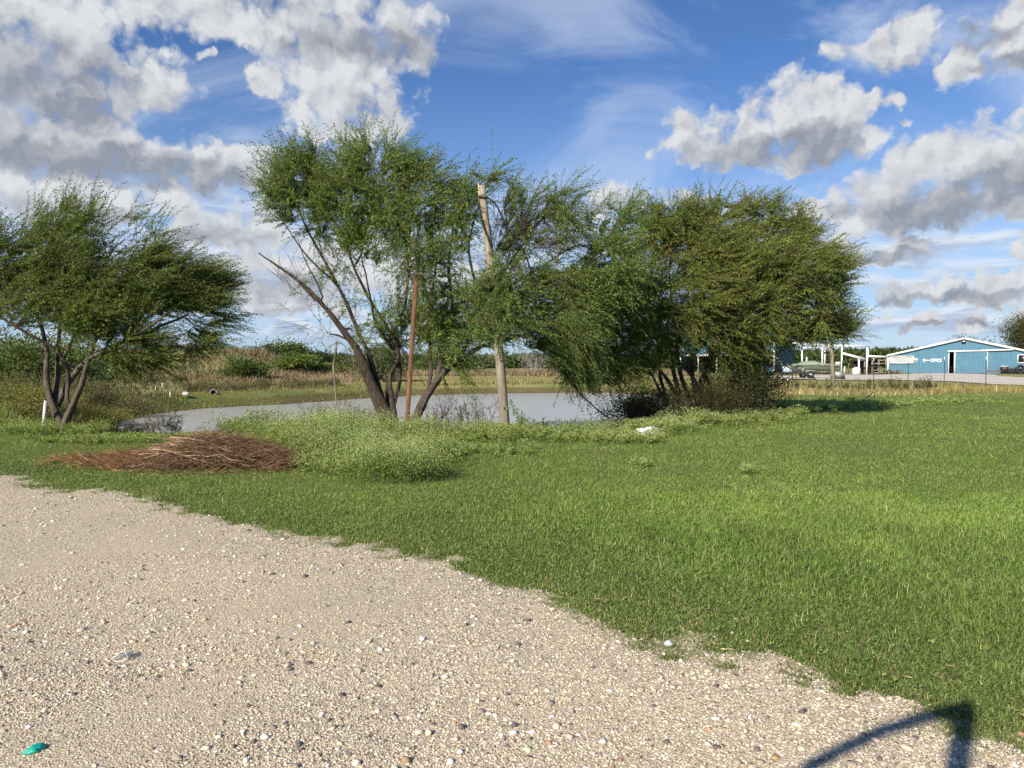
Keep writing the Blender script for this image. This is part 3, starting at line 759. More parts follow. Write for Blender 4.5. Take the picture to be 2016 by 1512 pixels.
cr = [ell(YC, *e) for e in [(868, 356, 50, 34, 0, 1.0, .8), (890, 400, 55, 60, 0, 1.0, .7), (880, 480, 55, 60, .2, 1.0, .7), (900, 600, 55, 70, .2, 1.0), (870, 670, 42, 60, .3, .7), (1015, 420, 55, 45, .5, 1.0, .35), (1105, 410, 48, 32, .6, 1.0, .6), (1080, 460, 75, 50, .6, 1.2), (1010, 500, 50, 50, .5, 1.0), (1010, 590, 75, 65, .4, 1.3), (1100, 570, 85, 65, .6, 1.5), (1190, 530, 55, 75, .8, 1.4), (970, 640, 45, 45, .2, .9), (1060, 660, 60, 38, .2, 1.0), (1190, 440, 60, 35, .8, 1.2, .6), (950, 345, 40, 30, 0, .6, .15), (1110, 690, 40, 50, .3, .8, .8), (985, 560, 38, 60, -1.25, .45, 1.8), (965, 620, 42, 45, -1.15, .45, 1.6), (1010, 640, 40, 30, -1.2, .4, 1.3), (880, 700, 35, 50, -.2, .6), (845, 640, 45, 60, .4, .8), (780, 640, 45, 60, .9, .7), (920, 660, 40, 30, .1, .6), (800, 690, 45, 60, .9, .7, .6), (1120, 640, 50, 50, -.2, .8)]]
def twigfan(wood, rng):
    for _ in range(170):
        x0 = rng.uniform(960, 1100); y0 = rng.uniform(440, 520)
        a0 = at(x0, y0, YC + .5); L = rng.uniform(60, 150)
        an = rng.normal(0.25, 0.35); a2 = at(x0 + math.sin(an) * L, y0 - math.cos(an) * L, YC + .5 + rng.normal(0, .4))
        wood.tube([a0, (a0 + a2) / 2 + rng.normal(0, .05, 3), a2], [.0055, .004, .0018], 3, (0.20, 0.15, 0.12), False)
tree('mesquite_tree', 'spreading tree behind the round pole with one long bare limb reaching right', 'tree', bC2, limbs, cr, 37, 1700, 0.95, MESQ, [4, 3, 4, 1, .6], (0.080, 0.065, 0.052), wind=(0.25, 0, 0.02), droop=0.16,
     sp_per=4.4, twigcol=(0.13, 0.10, 0.07), dead=[twigfan])

# ------------------------------------------------------------------ right tree (several stems)
YR = 20.6
bR_ = gp(1365, 822)
limbs = [
 limb(YR, [(1345, 830, -.3, 0.072), (1336, 790, -.2, 0.058), (1318, 750, -.2, 0.050), (1285, 715, -.3, 0.043), (1240, 690, -.5, 0.032), (1190, 670, -.8, 0.025), (1150, 650, -1.0, 0.014)]),
 limb(YR, [(1352, 826, 0, 0.072), (1335, 770, 0, 0.061), (1318, 700, 0, 0.050), (1295, 640, -.1, 0.036), (1262, 600, -.3, 0.025), (1230, 570, -.5, 0.014)]),
 limb(YR, [(1365, 830, .1, 0.072), (1358, 790, .1, 0.065), (1340, 740, .1, 0.058), (1336, 690, .1, 0.047), (1330, 620, .2, 0.036), (1320, 540, .3, 0.025), (1330, 450, .4, 0.011)]),
 limb(YR, [(1375, 828, .1, 0.072), (1372, 775, .1, 0.061), (1360, 735, 0, 0.050), (1366, 700, 0, 0.047), (1385, 660, 0, 0.036), (1400, 590, .1, 0.029), (1410, 500, .2, 0.018), (1415, 410, .3, 0.007)]),
 limb(YR, [(1372, 765, .1, 0.050), (1388, 730, 0, 0.043), (1400, 690, 0, 0.040), (1440, 660, .1, 0.036), (1490, 620, .2, 0.029), (1540, 570, .4, 0.018), (1580, 510, .5, 0.009)]),
 limb(YR, [(1410, 830, .3, 0.065), (1400, 780, .3, 0.058), (1388, 720, .3, 0.054), (1420, 680, .5, 0.043), (1480, 655, .7, 0.032), (1550, 630, .9, 0.022), (1620, 610, 1.0, 0.012)]),
 limb(YR, [(1320, 820, -.3, 0.043), (1300, 770, -.4, 0.036), (1275, 720, -.4, 0.032), (1262, 680, -.5, 0.029), (1220, 650, -.7, 0.018), (1170, 630, -.9, 0.011)]),
 limb(YR, [(1362, 740, .1, 0.036), (1345, 715, -.2, 0.032), (1380, 680, -.4, 0.029), (1430, 640, -.7, 0.022), (1480, 590, -.8, 0.014)]),
 limb(YR, [(1400, 590, .1, 0.025), (1450, 520, .2, 0.018), (1490, 430, .3, 0.009)]),
 limb(YR, [(1330, 828, .4, .06), (1310, 780, .4, .05), (1296, 730, .3, .045), (1300, 690, .2, .04), (1285, 640, .1, .03)]),
 limb(YR, [(1392, 828, -.2, .06), (1386, 790, -.3, .05), (1372, 750, -.4, .045), (1350, 725, -.5, .04), (1325, 700, -.6, .03), (1310, 660, -.7, .02)]),
 limb(YR, [(1425, 826, 0, .05), (1440, 770, 0, .04), (1462, 720, .1, .035), (1500, 680, .2, .025), (1550, 650, .3, .015)]),
 limb(YR, [(1380, 826, .6, .06), (1382, 760, .7, .05), (1400, 700, .8, .04), (1440, 640, .9, .03), (1470, 560, 1.0, .02)]),
]
cr = [ell(YR, *e) for e in [(1320, 450, 55, 45, 0, 1.3, .8), (1400, 430, 62, 42), (1480, 430, 55, 44), (1550, 470, 60, 42), (1340, 530, 85, 65), (1440, 520, 90, 70, 0, 2.2), (1540, 550, 90, 70, 0, 2.2), (1612, 550, 50, 65, .2), (1622, 615, 36, 50, .3),
      (1635, 655, 36, 16, .3, .8, .7), (1560, 630, 80, 38, 0, 1.6), (1450, 610, 80, 45, -.5, 1.5), (1230, 600, 65, 40, -1.2, 1.4), (1180, 650, 60, 50, -1.2, 1.3), (1270, 640, 55, 40, -1.0, 1.1), (1150, 710, 38, 38, -1.4, .9, .8), (1230, 700, 40, 25, -1.0, .8, .6), (1270, 480, 40, 50, .3, 1.2, .7), (1500, 660, 60, 20, .2, 1.4, .6), (1370, 690, 80, 50, 0, 1.2, .9), (1290, 700, 50, 40, 0, 1.0, .8), (1400, 580, 80, 55, -1.2, 1.0), (1300, 590, 60, 45, -1.0, 1.0), (1180, 590, 50, 45, -.6, 1.2), (1130, 650, 45, 60, -1.0, 1.0), (1590, 655, 50, 22, .2, 1.2), (1180, 710, 55, 45, -1.2, .9), (1250, 735, 50, 35, -.9, .8), (1130, 720, 35, 45, -1.3, .8), (1440, 690, 60, 30, .8, .9), (1330, 640, 70, 50, -.6, 1.0), (1420, 640, 80, 45, -.8, 1.0), (1330, 470, 70, 50, -.3, 1.2), (1390, 520, 80, 60, -.8, 1.0)]]
tree('mesquite_tree', 'broad olive tree of many stems over a dark thicket, its crown brown in places', 'tree', bR_, limbs, cr, 51, 2800, 1.0,
     [(0.175, 0.225, 0.042), (0.215, 0.250, 0.048), (0.125, 0.170, 0.038), (0.240, 0.265, 0.075), (0.24, 0.16, 0.09)], [4, 3, 3, 1, .7], (0.095, 0.070, 0.052), wind=(0.40, 0, 0.05), droop=0.13,
     sp_per=5.6, gapf=.25, twigcol=(0.15, 0.11, 0.08), bare=[(*at(1370, 715, YR), .7, .15), (*at(1330, 560, YR - .8), 0.6, 0.35), (*at(1335, 500, YR - .6), 0.6, 0.45)], leafL=(.046, .082), leafW=.020)

# ------------------------------------------------------------------ thicket under the right tree and shrubs by the bank
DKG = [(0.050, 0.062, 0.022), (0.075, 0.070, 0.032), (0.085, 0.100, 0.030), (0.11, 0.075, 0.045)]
th = [(1245, 815, 19.6, 1.5, 1.35, 'dark shrub at the pond edge, leftmost of the thicket below the broad tree'),
      (1300, 820, 19.9, 1.6, 1.6, 'dark leafy shrub in the thicket left of the broad tree stems'),
      (1385, 822, 19.9, 1.9, 1.3, 'dark shrub hiding the foot of the broad tree stems'),
      (1450, 812, 20.5, 1.8, 1.75, 'shrub with bare upright stems right of the broad tree stems'),
      (1490, 800, 22.3, 1.6, 1.6, 'dark leafy shrub at the right end of the thicket')]
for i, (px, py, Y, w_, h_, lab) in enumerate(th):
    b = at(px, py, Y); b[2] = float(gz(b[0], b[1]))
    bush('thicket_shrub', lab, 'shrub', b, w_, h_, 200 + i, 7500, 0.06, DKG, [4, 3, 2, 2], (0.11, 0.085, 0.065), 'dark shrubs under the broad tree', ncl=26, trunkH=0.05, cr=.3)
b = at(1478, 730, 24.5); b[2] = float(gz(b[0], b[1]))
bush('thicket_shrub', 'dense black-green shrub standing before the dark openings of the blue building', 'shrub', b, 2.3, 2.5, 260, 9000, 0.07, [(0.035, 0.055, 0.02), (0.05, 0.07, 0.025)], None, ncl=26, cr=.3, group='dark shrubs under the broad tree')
b = at(1215, 730, 24.0); b[0] = at(1240, 730, 25)[0]; b[1] = 22.9; b[2] = float(gz(b[0], b[1]))
bush('willow_shrub', 'yellow-green feathery shrub at the pond edge left of the broad tree stems', 'shrub', (b[0] + .2, b[1], b[2]), 1.3, 1.9, 261, 5000, 0.06, [(0.14, 0.16, 0.035), (0.10, 0.13, 0.03)], None, ncl=20)

def stalks(name, label, cat, base, Wd, H, n, seed, cols, leaf=0.035, nleafper=26, leafcols=None, lean=0.25, r=0.0035, group=None, branch=3, aspect=.5, depth=None, part='stem'):
    rng = np.random.default_rng(seed); base = np.array(base, float); T = thing(name, label, cat, base, group)
    st = Acc(); lf = Acc(); depth = depth or Wd * .7
    for _ in range(n):
        b = base + np.array([rng.uniform(-.5, .5) * Wd * .7, rng.uniform(-.5, .5) * depth, 0]) * (.3 if n < 6 else 1); h = H * rng.uniform(.5, 1.05)
        if n < 6: st.segs([base + np.array([0, 0, .01])], [b + np.array([0, 0, .02])], .006, .005, 4, cols[0])
        dr = np.array([rng.normal(0, lean) + (b[0] - base[0]) * .3, rng.normal(0, lean), 1.0]); dr /= np.linalg.norm(dr)
        bend = rng.normal(0, .12 * h, 3); bend[2] = -abs(bend[2]) * .4
        t = np.linspace(0, 1, 5)[:, None]
        pts = b + dr * h * t + bend * t * t
        c = np.array(cols[rng.integers(len(cols))]) * math.exp(rng.normal(0, .2))
        st.tube(pts, np.linspace(r * 1.3, r * .5, 5), 4, c, False)
        ends = [pts]
        for _b in range(branch * 2):
            k = rng.uniform(.25, .9); p0 = b + dr * h * k + bend * k * k
            p1 = p0 + unit(dr * .8 + rng.normal(0, .5, 3)) * h * rng.uniform(.15, .35)
            st.segs([p0], [p1], r * .7, r * .35, 3, c); ends.append(np.array([p0, (p0 + p1) / 2, p1]))
        if leafcols:
            m_ = max(1, nleafper // len(ends))
            for e in ends:
                k = rng.random(m_) ** .7 * (len(e) - 1); i0 = np.minimum(k.astype(int), len(e) - 2); fr = (k - i0)[:, None]
                p_ = e[i0] * (1 - fr) + e[i0 + 1] * fr
                d = unit(rng.normal(size=(m_, 3)) + np.array([0, 0, .15])); sd = unit(np.cross(d, rng.normal(size=(m_, 3))))
                lf.leaves(p_, d, sd, leaf * rng.uniform(.6, 1.4, m_), leaf * aspect, pal(rng, m_, leafcols, None, .25))
    obj(part, st, M_DRY, T)
    if leafcols: obj('foliage', lf, M_LEAF, T)
    return T
DRYB = [(0.17, 0.125, 0.09), (0.12, 0.085, 0.065), (0.22, 0.17, 0.12)]
def gpos(px, Y):
    b = at(px, 800, Y); b[2] = float(gz(b[0], b[1])); return b
stalks('dry_shrub', 'brown half-bare shrub standing before the water between the square post and the round pole', 'shrub', gpos(925, 16.9), 1.3, 1.0, 30, 301, DRYB, .04, 34, [(0.12, 0.075, 0.055), (0.17, 0.11, 0.07), (0.10, 0.085, 0.045)], branch=5)
stalks('dry_shrub', 'thin brown shrub tangled round the foot of the right-hand dark trunk', 'shrub', gpos(855, 16.6), .8, .8, 18, 302, DRYB, .035, 22, [(0.14, 0.09, 0.06), (0.12, 0.10, 0.05)], branch=5)
stalks('grey_shrub', 'grey-green wispy shrub left of the split dark trunk', 'shrub', gpos(668, 16.2), 1.7, .85, 60, 303, [(0.20, 0.17, 0.12), (0.17, 0.16, 0.09)], .028, 60, [(0.16, 0.15, 0.07), (0.13, 0.15, 0.06), (0.22, 0.18, 0.10)], branch=7, lean=.5)
stalks('grey_shrub', 'small wispy shrub wrapping the root of the split dark trunk', 'shrub', gpos(745, 15.9), .8, .7, 26, 304, [(0.20, 0.17, 0.12)], .028, 50, [(0.17, 0.14, 0.08), (0.13, 0.13, 0.06)], branch=6, lean=.4)
stalks('tall_weed', 'pale green leafy weed growing alone right of the round pole', 'weed', gpos(1022, 16.2), .35, .72, 4, 305, [(0.18, 0.22, 0.08)], .08, 60, [(0.20, 0.27, 0.09), (0.16, 0.23, 0.07)], branch=3, lean=.12, aspect=.35)
stalks('dark_weed', 'small blackish spiky weed against the water right of the round pole', 'weed', gpos(1060, 16.0), .4, .42, 12, 306, [(0.05, 0.045, 0.03)], .06, 26, [(0.055, 0.06, 0.035)], branch=2, aspect=.3)
stalks('dark_weed', 'dark bare spiky weed at the ground end of the black cable', 'weed', gpos(1125, 17.0), .9, .42, 34, 307, [(0.07, 0.055, 0.04)], .04, 10, [(0.07, 0.07, 0.04)], branch=2, lean=.8)
stalks('dark_weed', 'dark drooping weed poking up left of the brush pile against the water', 'weed', gpos(342, 15.6), .35, .5, 8, 308, [(0.06, 0.05, 0.04)], .09, 22, [(0.06, 0.06, 0.04)], branch=2, aspect=.25)
stalks('dry_shrub', 'low dark shrub on the near bank at the left end of the water', 'shrub', gpos(245, 17.2), 1.2, .38, 70, 309, [(0.09, 0.07, 0.05)], .04, 40, [(0.06, 0.07, 0.035), (0.10, 0.08, 0.05)], branch=5, lean=.6)
stalks('dry_shrub', 'sparse thin shrub on the near bank behind the brush pile', 'shrub', gpos(312, 16.6), 1.0, .5, 26, 310, [(0.16, 0.12, 0.09)], .03, 26, [(0.12, 0.11, 0.06)], branch=5, lean=.5)
stalks('dark_weed', 'arched bare stems over the water left of the broad tree thicket', 'weed', gpos(1170, 17.4), 1.1, .55, 16, 311, [(0.10, 0.07, 0.05)], .03, 8, [(0.10, 0.09, 0.05)], branch=4, lean=.9)

# background trees left, along the mound and behind the field
BG = [(0.12, 0.155, 0.045), (0.09, 0.13, 0.04), (0.15, 0.17, 0.055)]
BGG = [(0.20, 0.19, 0.12), (0.15, 0.16, 0.09)]
bgt = [(20, 735, 31, 5.0, 3.1, 0, 'bushy green tree behind the wind-swept tree at the left edge'),
       (-60, 740, 36, 6.0, 3.6, 0, 'bushy green tree cut off by the left edge of the photo'),
       (110, 730, 40, 4.6, 2.6, 0, 'green tree seen between the forked trunks of the wind-swept tree'),
       (190, 728, 52, 4.4, 2.6, 1, 'grey-green tree behind the wind-swept tree right of its trunks'),
       (330, 715, 88, 7.0, 3.9, 1, 'tall grey tree behind the top of the brown mound'),
       (482, 722, 58, 2.8, 1.9, 0, 'green tree on the right slope of the brown mound'),
       (520, 712, 95, 6.0, 3.6, 1, 'grey leafless-looking tree right behind the mound slope'),
       (450, 712, 104, 6.0, 3.3, 1, 'far grey-green tree just behind the mound tree'),
       (572, 722, 74, 5.0, 2.9, 0, 'light green feathery tree standing right of the mound, tallest of its row'),
       (580, 726, 66, 3.4, 1.6, 2, 'low bright green bush in front of the light green feathery tree'),
       (626, 722, 80, 5.6, 2.6, 3, 'dark rounded evergreen tree at the right end of the mound row'),
       (645, 727, 68, 2.6, 1.0, 2, 'small bright bush before the dark rounded evergreen'),
       (692, 720, 92, 5.5, 2.4, 1, 'pale far tree seen left of the split dark trunk'),
       (742, 735, 58, 4.6, 3.0, 1, 'grey-green tree seen between the split trunk and the square post'),
       (1052, 722, 100, 4.0, 3.4, 4, 'bare pale dead tree far off right of the round pole'),
       (860, 722, 100, 7.0, 3.2, 0, 'far green tree seen just right of the square post'),
       (930, 722, 104, 6.0, 2.8, 1, 'far grey-green tree seen between the square post and the round pole'),
       (1120, 722, 110, 7.0, 2.6, 0, 'far green tree seen between the round pole and the broad tree')]
for i, (px, py, Y, w_, h_, kd, lab) in enumerate(bgt):
    b = at(px, py, Y); b[2] = float(gz(b[0], b[1])) - 0.1
    cols = [BG, BGG, [(0.16, 0.20, 0.05), (0.12, 0.16, 0.04)], [(0.05, 0.075, 0.028), (0.04, 0.06, 0.025)], [(0.3, 0.28, 0.25)]][kd]
    far = Y / 30.0
    nl_ = {4: 500}.get(kd, 5200 if Y > 60 else 8000)
    bush('bank_tree', lab, 'tree', b, w_, h_, 400 + i, nl_, 0.10 + 0.0022 * Y, cols, None, (0.13, 0.11, 0.09) if kd != 4 else (0.34, 0.32, 0.29), 'trees beyond the pond', ncl=30 if kd != 4 else 40, part='crown', cr=.26, trunkH=.12)

# shrubs on the far bank and the left shore
rng = np.random.default_rng(77)
bankcols = [(0.15, 0.135, 0.06), (0.11, 0.11, 0.045), (0.19, 0.16, 0.075)]
for i, (px, py, w_, h_) in enumerate([(385, 778, 1.8, .9), (425, 775, 2.0, 1.0), (468, 776, 2.2, 1.0), (520, 772, 2.0, .9), (575, 770, 2.2, .95), (620, 768, 1.8, .8), (655, 766, 1.6, .8), (350, 760, 1.8, .9), (345, 740, 2.4, 1.0)]):
    q = gp(px, py, -.15); q[2] = float(gz(q[0], q[1]))
    bush('bank_shrub', ['dark brushy shrub on the far bank above the %s' % s for s in ('white bag', 'dark bucket', 'water just right of the bucket', 'green shore below the mound tree', 'green shore below the light green tree', 'shore left of the hanging branch', 'shore right under the hanging branch', 'white-topped post trio', 'post trio, farther back')][i], 'shrub',
         q, w_ * .8, h_ * .62, 500 + i, 2000, 0.075, bankcols, None, group='shrubs along the far bank', ncl=18, trunkH=.02, cr=.3)
for i, (px, Y, w_, h_, lab) in enumerate([(30, 20.5, 2.4, .95, 'yellow-green rounded shrub at the left edge below the bushy tree'), (75, 24, 2.4, 1.0, 'yellow-green shrub directly left of the white post'), (-20, 23, 2.6, 1.1, 'yellow-green shrub cut by the left edge of the photo'),
                                     (165, 20.5, 1.2, .5, 'olive shrub just right of the forked trunk'), (200, 25, 1.6, .55, 'olive shrub on the left shore of the pond'), (120, 28, 2.6, 1.1, 'greyish shrub behind the forked trunk'), (260, 29, 2.2, .9, 'brownish shrub left of the white bag'), (190, 30, 2.4, .9, 'dull green shrub behind the left shore'), (25, 28, 3, 1.3, 'dark shrub low behind the left edge shrubs')]):
    bush('shore_shrub', lab, 'shrub', gpos(px, Y), w_, h_, 540 + i, 5200, 0.06, [(0.23, 0.24, 0.06), (0.19, 0.20, 0.05), (0.24, 0.21, 0.08)] if i < 5 else [(0.18, 0.155, 0.075), (0.14, 0.14, 0.05)], None, group='shrubs on the left shore', ncl=26, trunkH=.02, cr=.3)

# ------------------------------------------------------------------ grass, weeds and litter that nobody could count
def blades(acc, x, y, z, h, w, rng, col, lean=0.6, tip=1.15, curved=True):
    n = len(x); a = rng.uniform(0, 2 * np.pi, n); ln = np.abs(rng.normal(lean, .3, n)).clip(0.05, 1.6)
    dx = np.cos(a) * np.sin(ln); dy = np.sin(a) * np.sin(ln); dz = np.cos(ln)
    b = np.stack([x, y, z], 1); sv = np.stack([-np.sin(a), np.cos(a), 0 * a], 1)
    tw = rng.uniform(-.9, .9, n); sv = sv * np.cos(tw)[:, None] + np.stack([np.cos(a), np.sin(a), 0 * a], 1) * np.sin(tw)[:, None]
    d = np.stack([dx, dy, dz], 1); h = h[:, None]; w = (np.broadcast_to(w, (n,)) / 2)[:, None]
    if curved:
        mid = b + np.array([0, 0, 1.0]) * h * .42 + d * h * .15; tipp = b + d * h + np.array([0, 0, .1]) * h
        v = np.stack([b - sv * w, b + sv * w, mid + sv * w * .8, mid - sv * w * .8, tipp], 1)
        k = np.arange(n)[:, None] * 5
        acc.add(v.reshape(-1, 3), k + np.array([[0, 1, 2, 3]]), k + np.array([[3, 2, 4]]), np.repeat(col, 5, 0))
    else:
        v = np.stack([b - sv * w, b + sv * w, b + d * h], 1)
        acc.add(v.reshape(-1, 3), None, np.arange(3 * n).reshape(-1, 3), np.repeat(col, 3, 0))
def fr_x(Y, rng, n, mL=1.5, mR=1.5):
    return rng.uniform(-1, 1, n) * (Y * CX / F * 1.04 + 1.0)

# lawn
rng = np.random.default_rng(5)
lawn = Acc()
def lawn_layer(n, y0, y1, curved, wmul, rim=None):
    Y = np.exp(rng.uniform(math.log(y0), math.log(y1), n)); X = fr_x(Y, rng, n)
    if rim:
        X = rng.uniform(-9, 3, n); Y = edge_y(X) + rng.uniform(-.5, 1.9, n); k_ = rng.random(n) < np.clip(3.2 / np.maximum(Y, .1), 0, 1) ** 1.2; X = X[k_]; Y = Y[k_]; n = len(X)
    d = ragged(X, Y) - .05
    keep = d > rng.exponential(.16, n) - .25
    keep &= (sdf(X, Y) > 1.2)
    # bare, trodden rim beside the gravel is thinner
    keep &= (rng.random(n) < np.clip(.22 + d * 3.0, .05, 1.0))
    far_line = 36 + 4 * fbm(X, Y, .15, 2)
    keep &= (Y < far_line) & ~((X < -7.5) & (Y > 19)) & ~((X < 3) & (Y > 18))
    X = X[keep]; Y = Y[keep]; d = d[keep]; n = len(X)
    ln = fbm(X, Y, .35, 3); l2 = fbm(X + 40, Y, 1.4, 3)
    h = (0.5 + 1.0 * fbm(X + 3, Y + 8, .55, 3)) * (0.030 + 0.026 * smooth(d, .1, 2.6) * (1 - .45 * smooth(Y, 6, 16))) * (0.65 + .7 * l2) * rng.uniform(.5, 1.45, n)
    w = (0.0032 + 0.00034 * Y) * wmul * rng.uniform(.7, 1.3, n)
    base = np.array([0.180, 0.265, 0.052]); yel = np.array([0.222, 0.308, 0.064]); dk = np.array([0.165, 0.230, 0.065]); straw = np.array([0.34, 0.31, 0.13])
    t = smooth(ln, .35, .65)[:, None]; edge = (1 - smooth(d, .2, 2.4))[:, None]
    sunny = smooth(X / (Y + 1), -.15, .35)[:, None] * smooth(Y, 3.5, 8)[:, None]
    c = base * (1 - t) + yel * t
    c = c * (1 - .35 * edge) + dk * .35 * edge
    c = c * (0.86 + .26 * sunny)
    c = 1.07 * c * np.exp(rng.normal(0, .19, (n, 1))) * (.80 + .4 * fbm(X * 1.0, Y * .6, 2.3, 3))[:, None]
    s = rng.random(n) < (0.05 + .05 * (l2 > .6) + .07 * edge[:, 0]); c[s] = straw * np.exp(rng.normal(0, .25, (s.sum(), 1)))
    blades(lawn, X, Y, np.maximum(gz(X, Y), np.where(Y < 14, road_z(X, Y), -9)) - .003, h, w, rng, c, lean=1.05, curved=curved)
lawn_layer(420000, 2.6, 9.0, True, 1.0)
lawn_layer(720000, 7.0, 42.0, False, 1.2)
lawn_layer(420000, 1, 2, True, 1.1, True)
# occasional taller seed stems in the lawn
n = 2600; Y = np.exp(rng.uniform(math.log(3), math.log(20), n)); X = fr_x(Y, rng, n); k = (edge_d(X, Y) > .5) & (sdf(X, Y) > 2) & (fbm(X, Y, .9, 3) > .47) & ~((X < 3) & (Y > 18)); X = X[k]; Y = Y[k]; n = len(X)
blades(lawn, X, Y, gz(X, Y), rng.uniform(.07, .14, n), 0.003 + .0003 * Y, rng, pal(rng, n, [(0.24, 0.29, 0.08), (0.36, 0.32, 0.15)], None, .2), lean=1.0)
n = 9000; Y = np.exp(rng.uniform(math.log(3), math.log(22), n)); X = fr_x(Y, rng, n); k = (ragged(X, Y) > .2) & (sdf(X, Y) > 2) & (fbm(X + 70, Y, .7, 3) > .52) & ~((X < 3) & (Y > 18)); X = X[k]; Y = Y[k]; n = len(X)
for q in range(6):
    a_ = rng.uniform(0, 6.28, n); d_ = unit(np.stack([np.cos(a_), np.sin(a_), rng.uniform(.1, .7, n)], 1)); sd_ = unit(np.cross(d_, np.array([0, 0, 1.0]) + rng.normal(0, .25, (n, 3))))
    lawn.leaves(np.stack([X, Y, gz(X, Y) + rng.uniform(.01, .035, n)], 1), d_, sd_, rng.uniform(.010, .024, n) * (1 + Y * .03), rng.uniform(.006, .011, n) * (1 + Y * .02), pal(rng, n, [(0.15, 0.24, 0.05), (0.20, 0.30, 0.07), (0.30, 0.32, 0.10)], [3, 3, 1], .2))
n = 60000; Y = np.exp(rng.uniform(math.log(2.8), math.log(20), n)); X = fr_x(Y, rng, n); dd_ = ragged(X, Y); k = (dd_ > .0) & (sdf(X, Y) > 2) & ((fbm(X + 20, Y + 50, .8, 4) > .56) | (dd_ < .6)) & ~((X < 3) & (Y > 18)); X = X[k]; Y = Y[k]; n = len(X)
blades(lawn, X, Y, gz(X, Y), rng.uniform(.02, .06, n), .003 + .0003 * Y, rng, pal(rng, n, [(0.36, 0.31, 0.15), (0.27, 0.22, 0.11), (0.30, 0.32, 0.10)], None, .2), lean=1.35)
tag(obj('grass', lawn, M_GRASS), kind='stuff')

# tall dry and green grass: shores, field margin, fence line, mound
tg = Acc(); rng = np.random.default_rng(15)
def tall(n, xr, yr, cond, h, w, cols, wts=None, lean=.6, curved=True):
    Y = np.exp(rng.uniform(math.log(yr[0]), math.log(yr[1]), n)); X = rng.uniform(xr[0], xr[1], n)
    k = cond(X, Y); X = X[k]; Y = Y[k]; n = len(X)
    if n: blades(tg, X, Y, gz(X, Y) - .01, .8 * rng.uniform(h[0], h[1], n) * (.55 + .9 * fbm(X, Y, .6, 3)), w, rng, pal(rng, n, cols, wts, .2) * (.75 + .5 * fbm(X, Y, .4, 2))[:, None], lean, curved=curved)
GRN = [(0.20, 0.22, 0.04), (0.26, 0.23, 0.045), (0.30, 0.20, 0.05)]
BRN = [(0.28, 0.20, 0.125), (0.21, 0.15, 0.09), (0.34, 0.26, 0.16), (0.17, 0.15, 0.07)]
STR = [(0.42, 0.34, 0.17), (0.34, 0.27, 0.13), (0.22, 0.22, 0.08)]
tall(60000, (-16, 13), (26, 52), lambda x, y: (sdf(x, y) > -.1) & (sdf(x, y) < 1.9), (.08, .24), .02, GRN, None, .9)
tall(26000, (-18, 14), (30, 56), lambda x, y: (sdf(x, y) > 1.5) & (sdf(x, y) < 4.2), (.10, .35), .03, BRN + GRN[:1])
tall(26000, (-6, 12), (44, 56), lambda x, y: (sdf(x, y) > 1.3) & (sdf(x, y) < 3.6), (.12, .4), .04, STR)
tall(22000, (-22, -8), (17.5, 32), lambda x, y: (sdf(x, y) > -.1) & ~((x > -10) & (y < 18.6)), (.15, .55), .02, [(0.14, 0.145, 0.045), (0.18, 0.16, 0.06), (0.20, 0.14, 0.06)])
tall(60000, (-60, 20), (66, 96), lambda x, y: y > 74 + 6 * fbm(x, y, .05, 2) - 12 * (x < -14), (.3, .85), .06, BRN, [4, 4, 3, 1])
tall(60000, (-60, -10), (50, 86), lambda x, y: y > 55, (.25, .6), .05, BRN, [3, 2, 5, 1])
tall(14000, (-60, -18), (30, 60), lambda x, y: y > 33, (.2, .55), .035, BRN)
tall(30000, (8, 34), (31, 46), lambda x, y: (y > 36.5 + 1.5 * fbm(x, y, .4, 2)) & (y < 43.5) & (sdf(x, y) > 2), (.08, .42), .03, BRN[:1] + STR + GRN[:2], lean=.4)
tall(9000, (7.5, 20), (34, 46), lambda x, y: (y > 35) & (sdf(x, y) > 2), (.15, .45), .03, STR)
tall(20000, (5, 60), (42, 78), lambda x, y: (sdf(x, y, YD) > .3) & (y < 60), (.05, .18), .04, [(0.20, 0.21, 0.07), (0.28, 0.24, 0.10)])
tall(14000, (-14, 10), (54, 74), lambda x, y: y > 0, (.03, .10), .06, STR, lean=.9)
tag(obj('tall_grass', tg, M_DRY), kind='stuff')

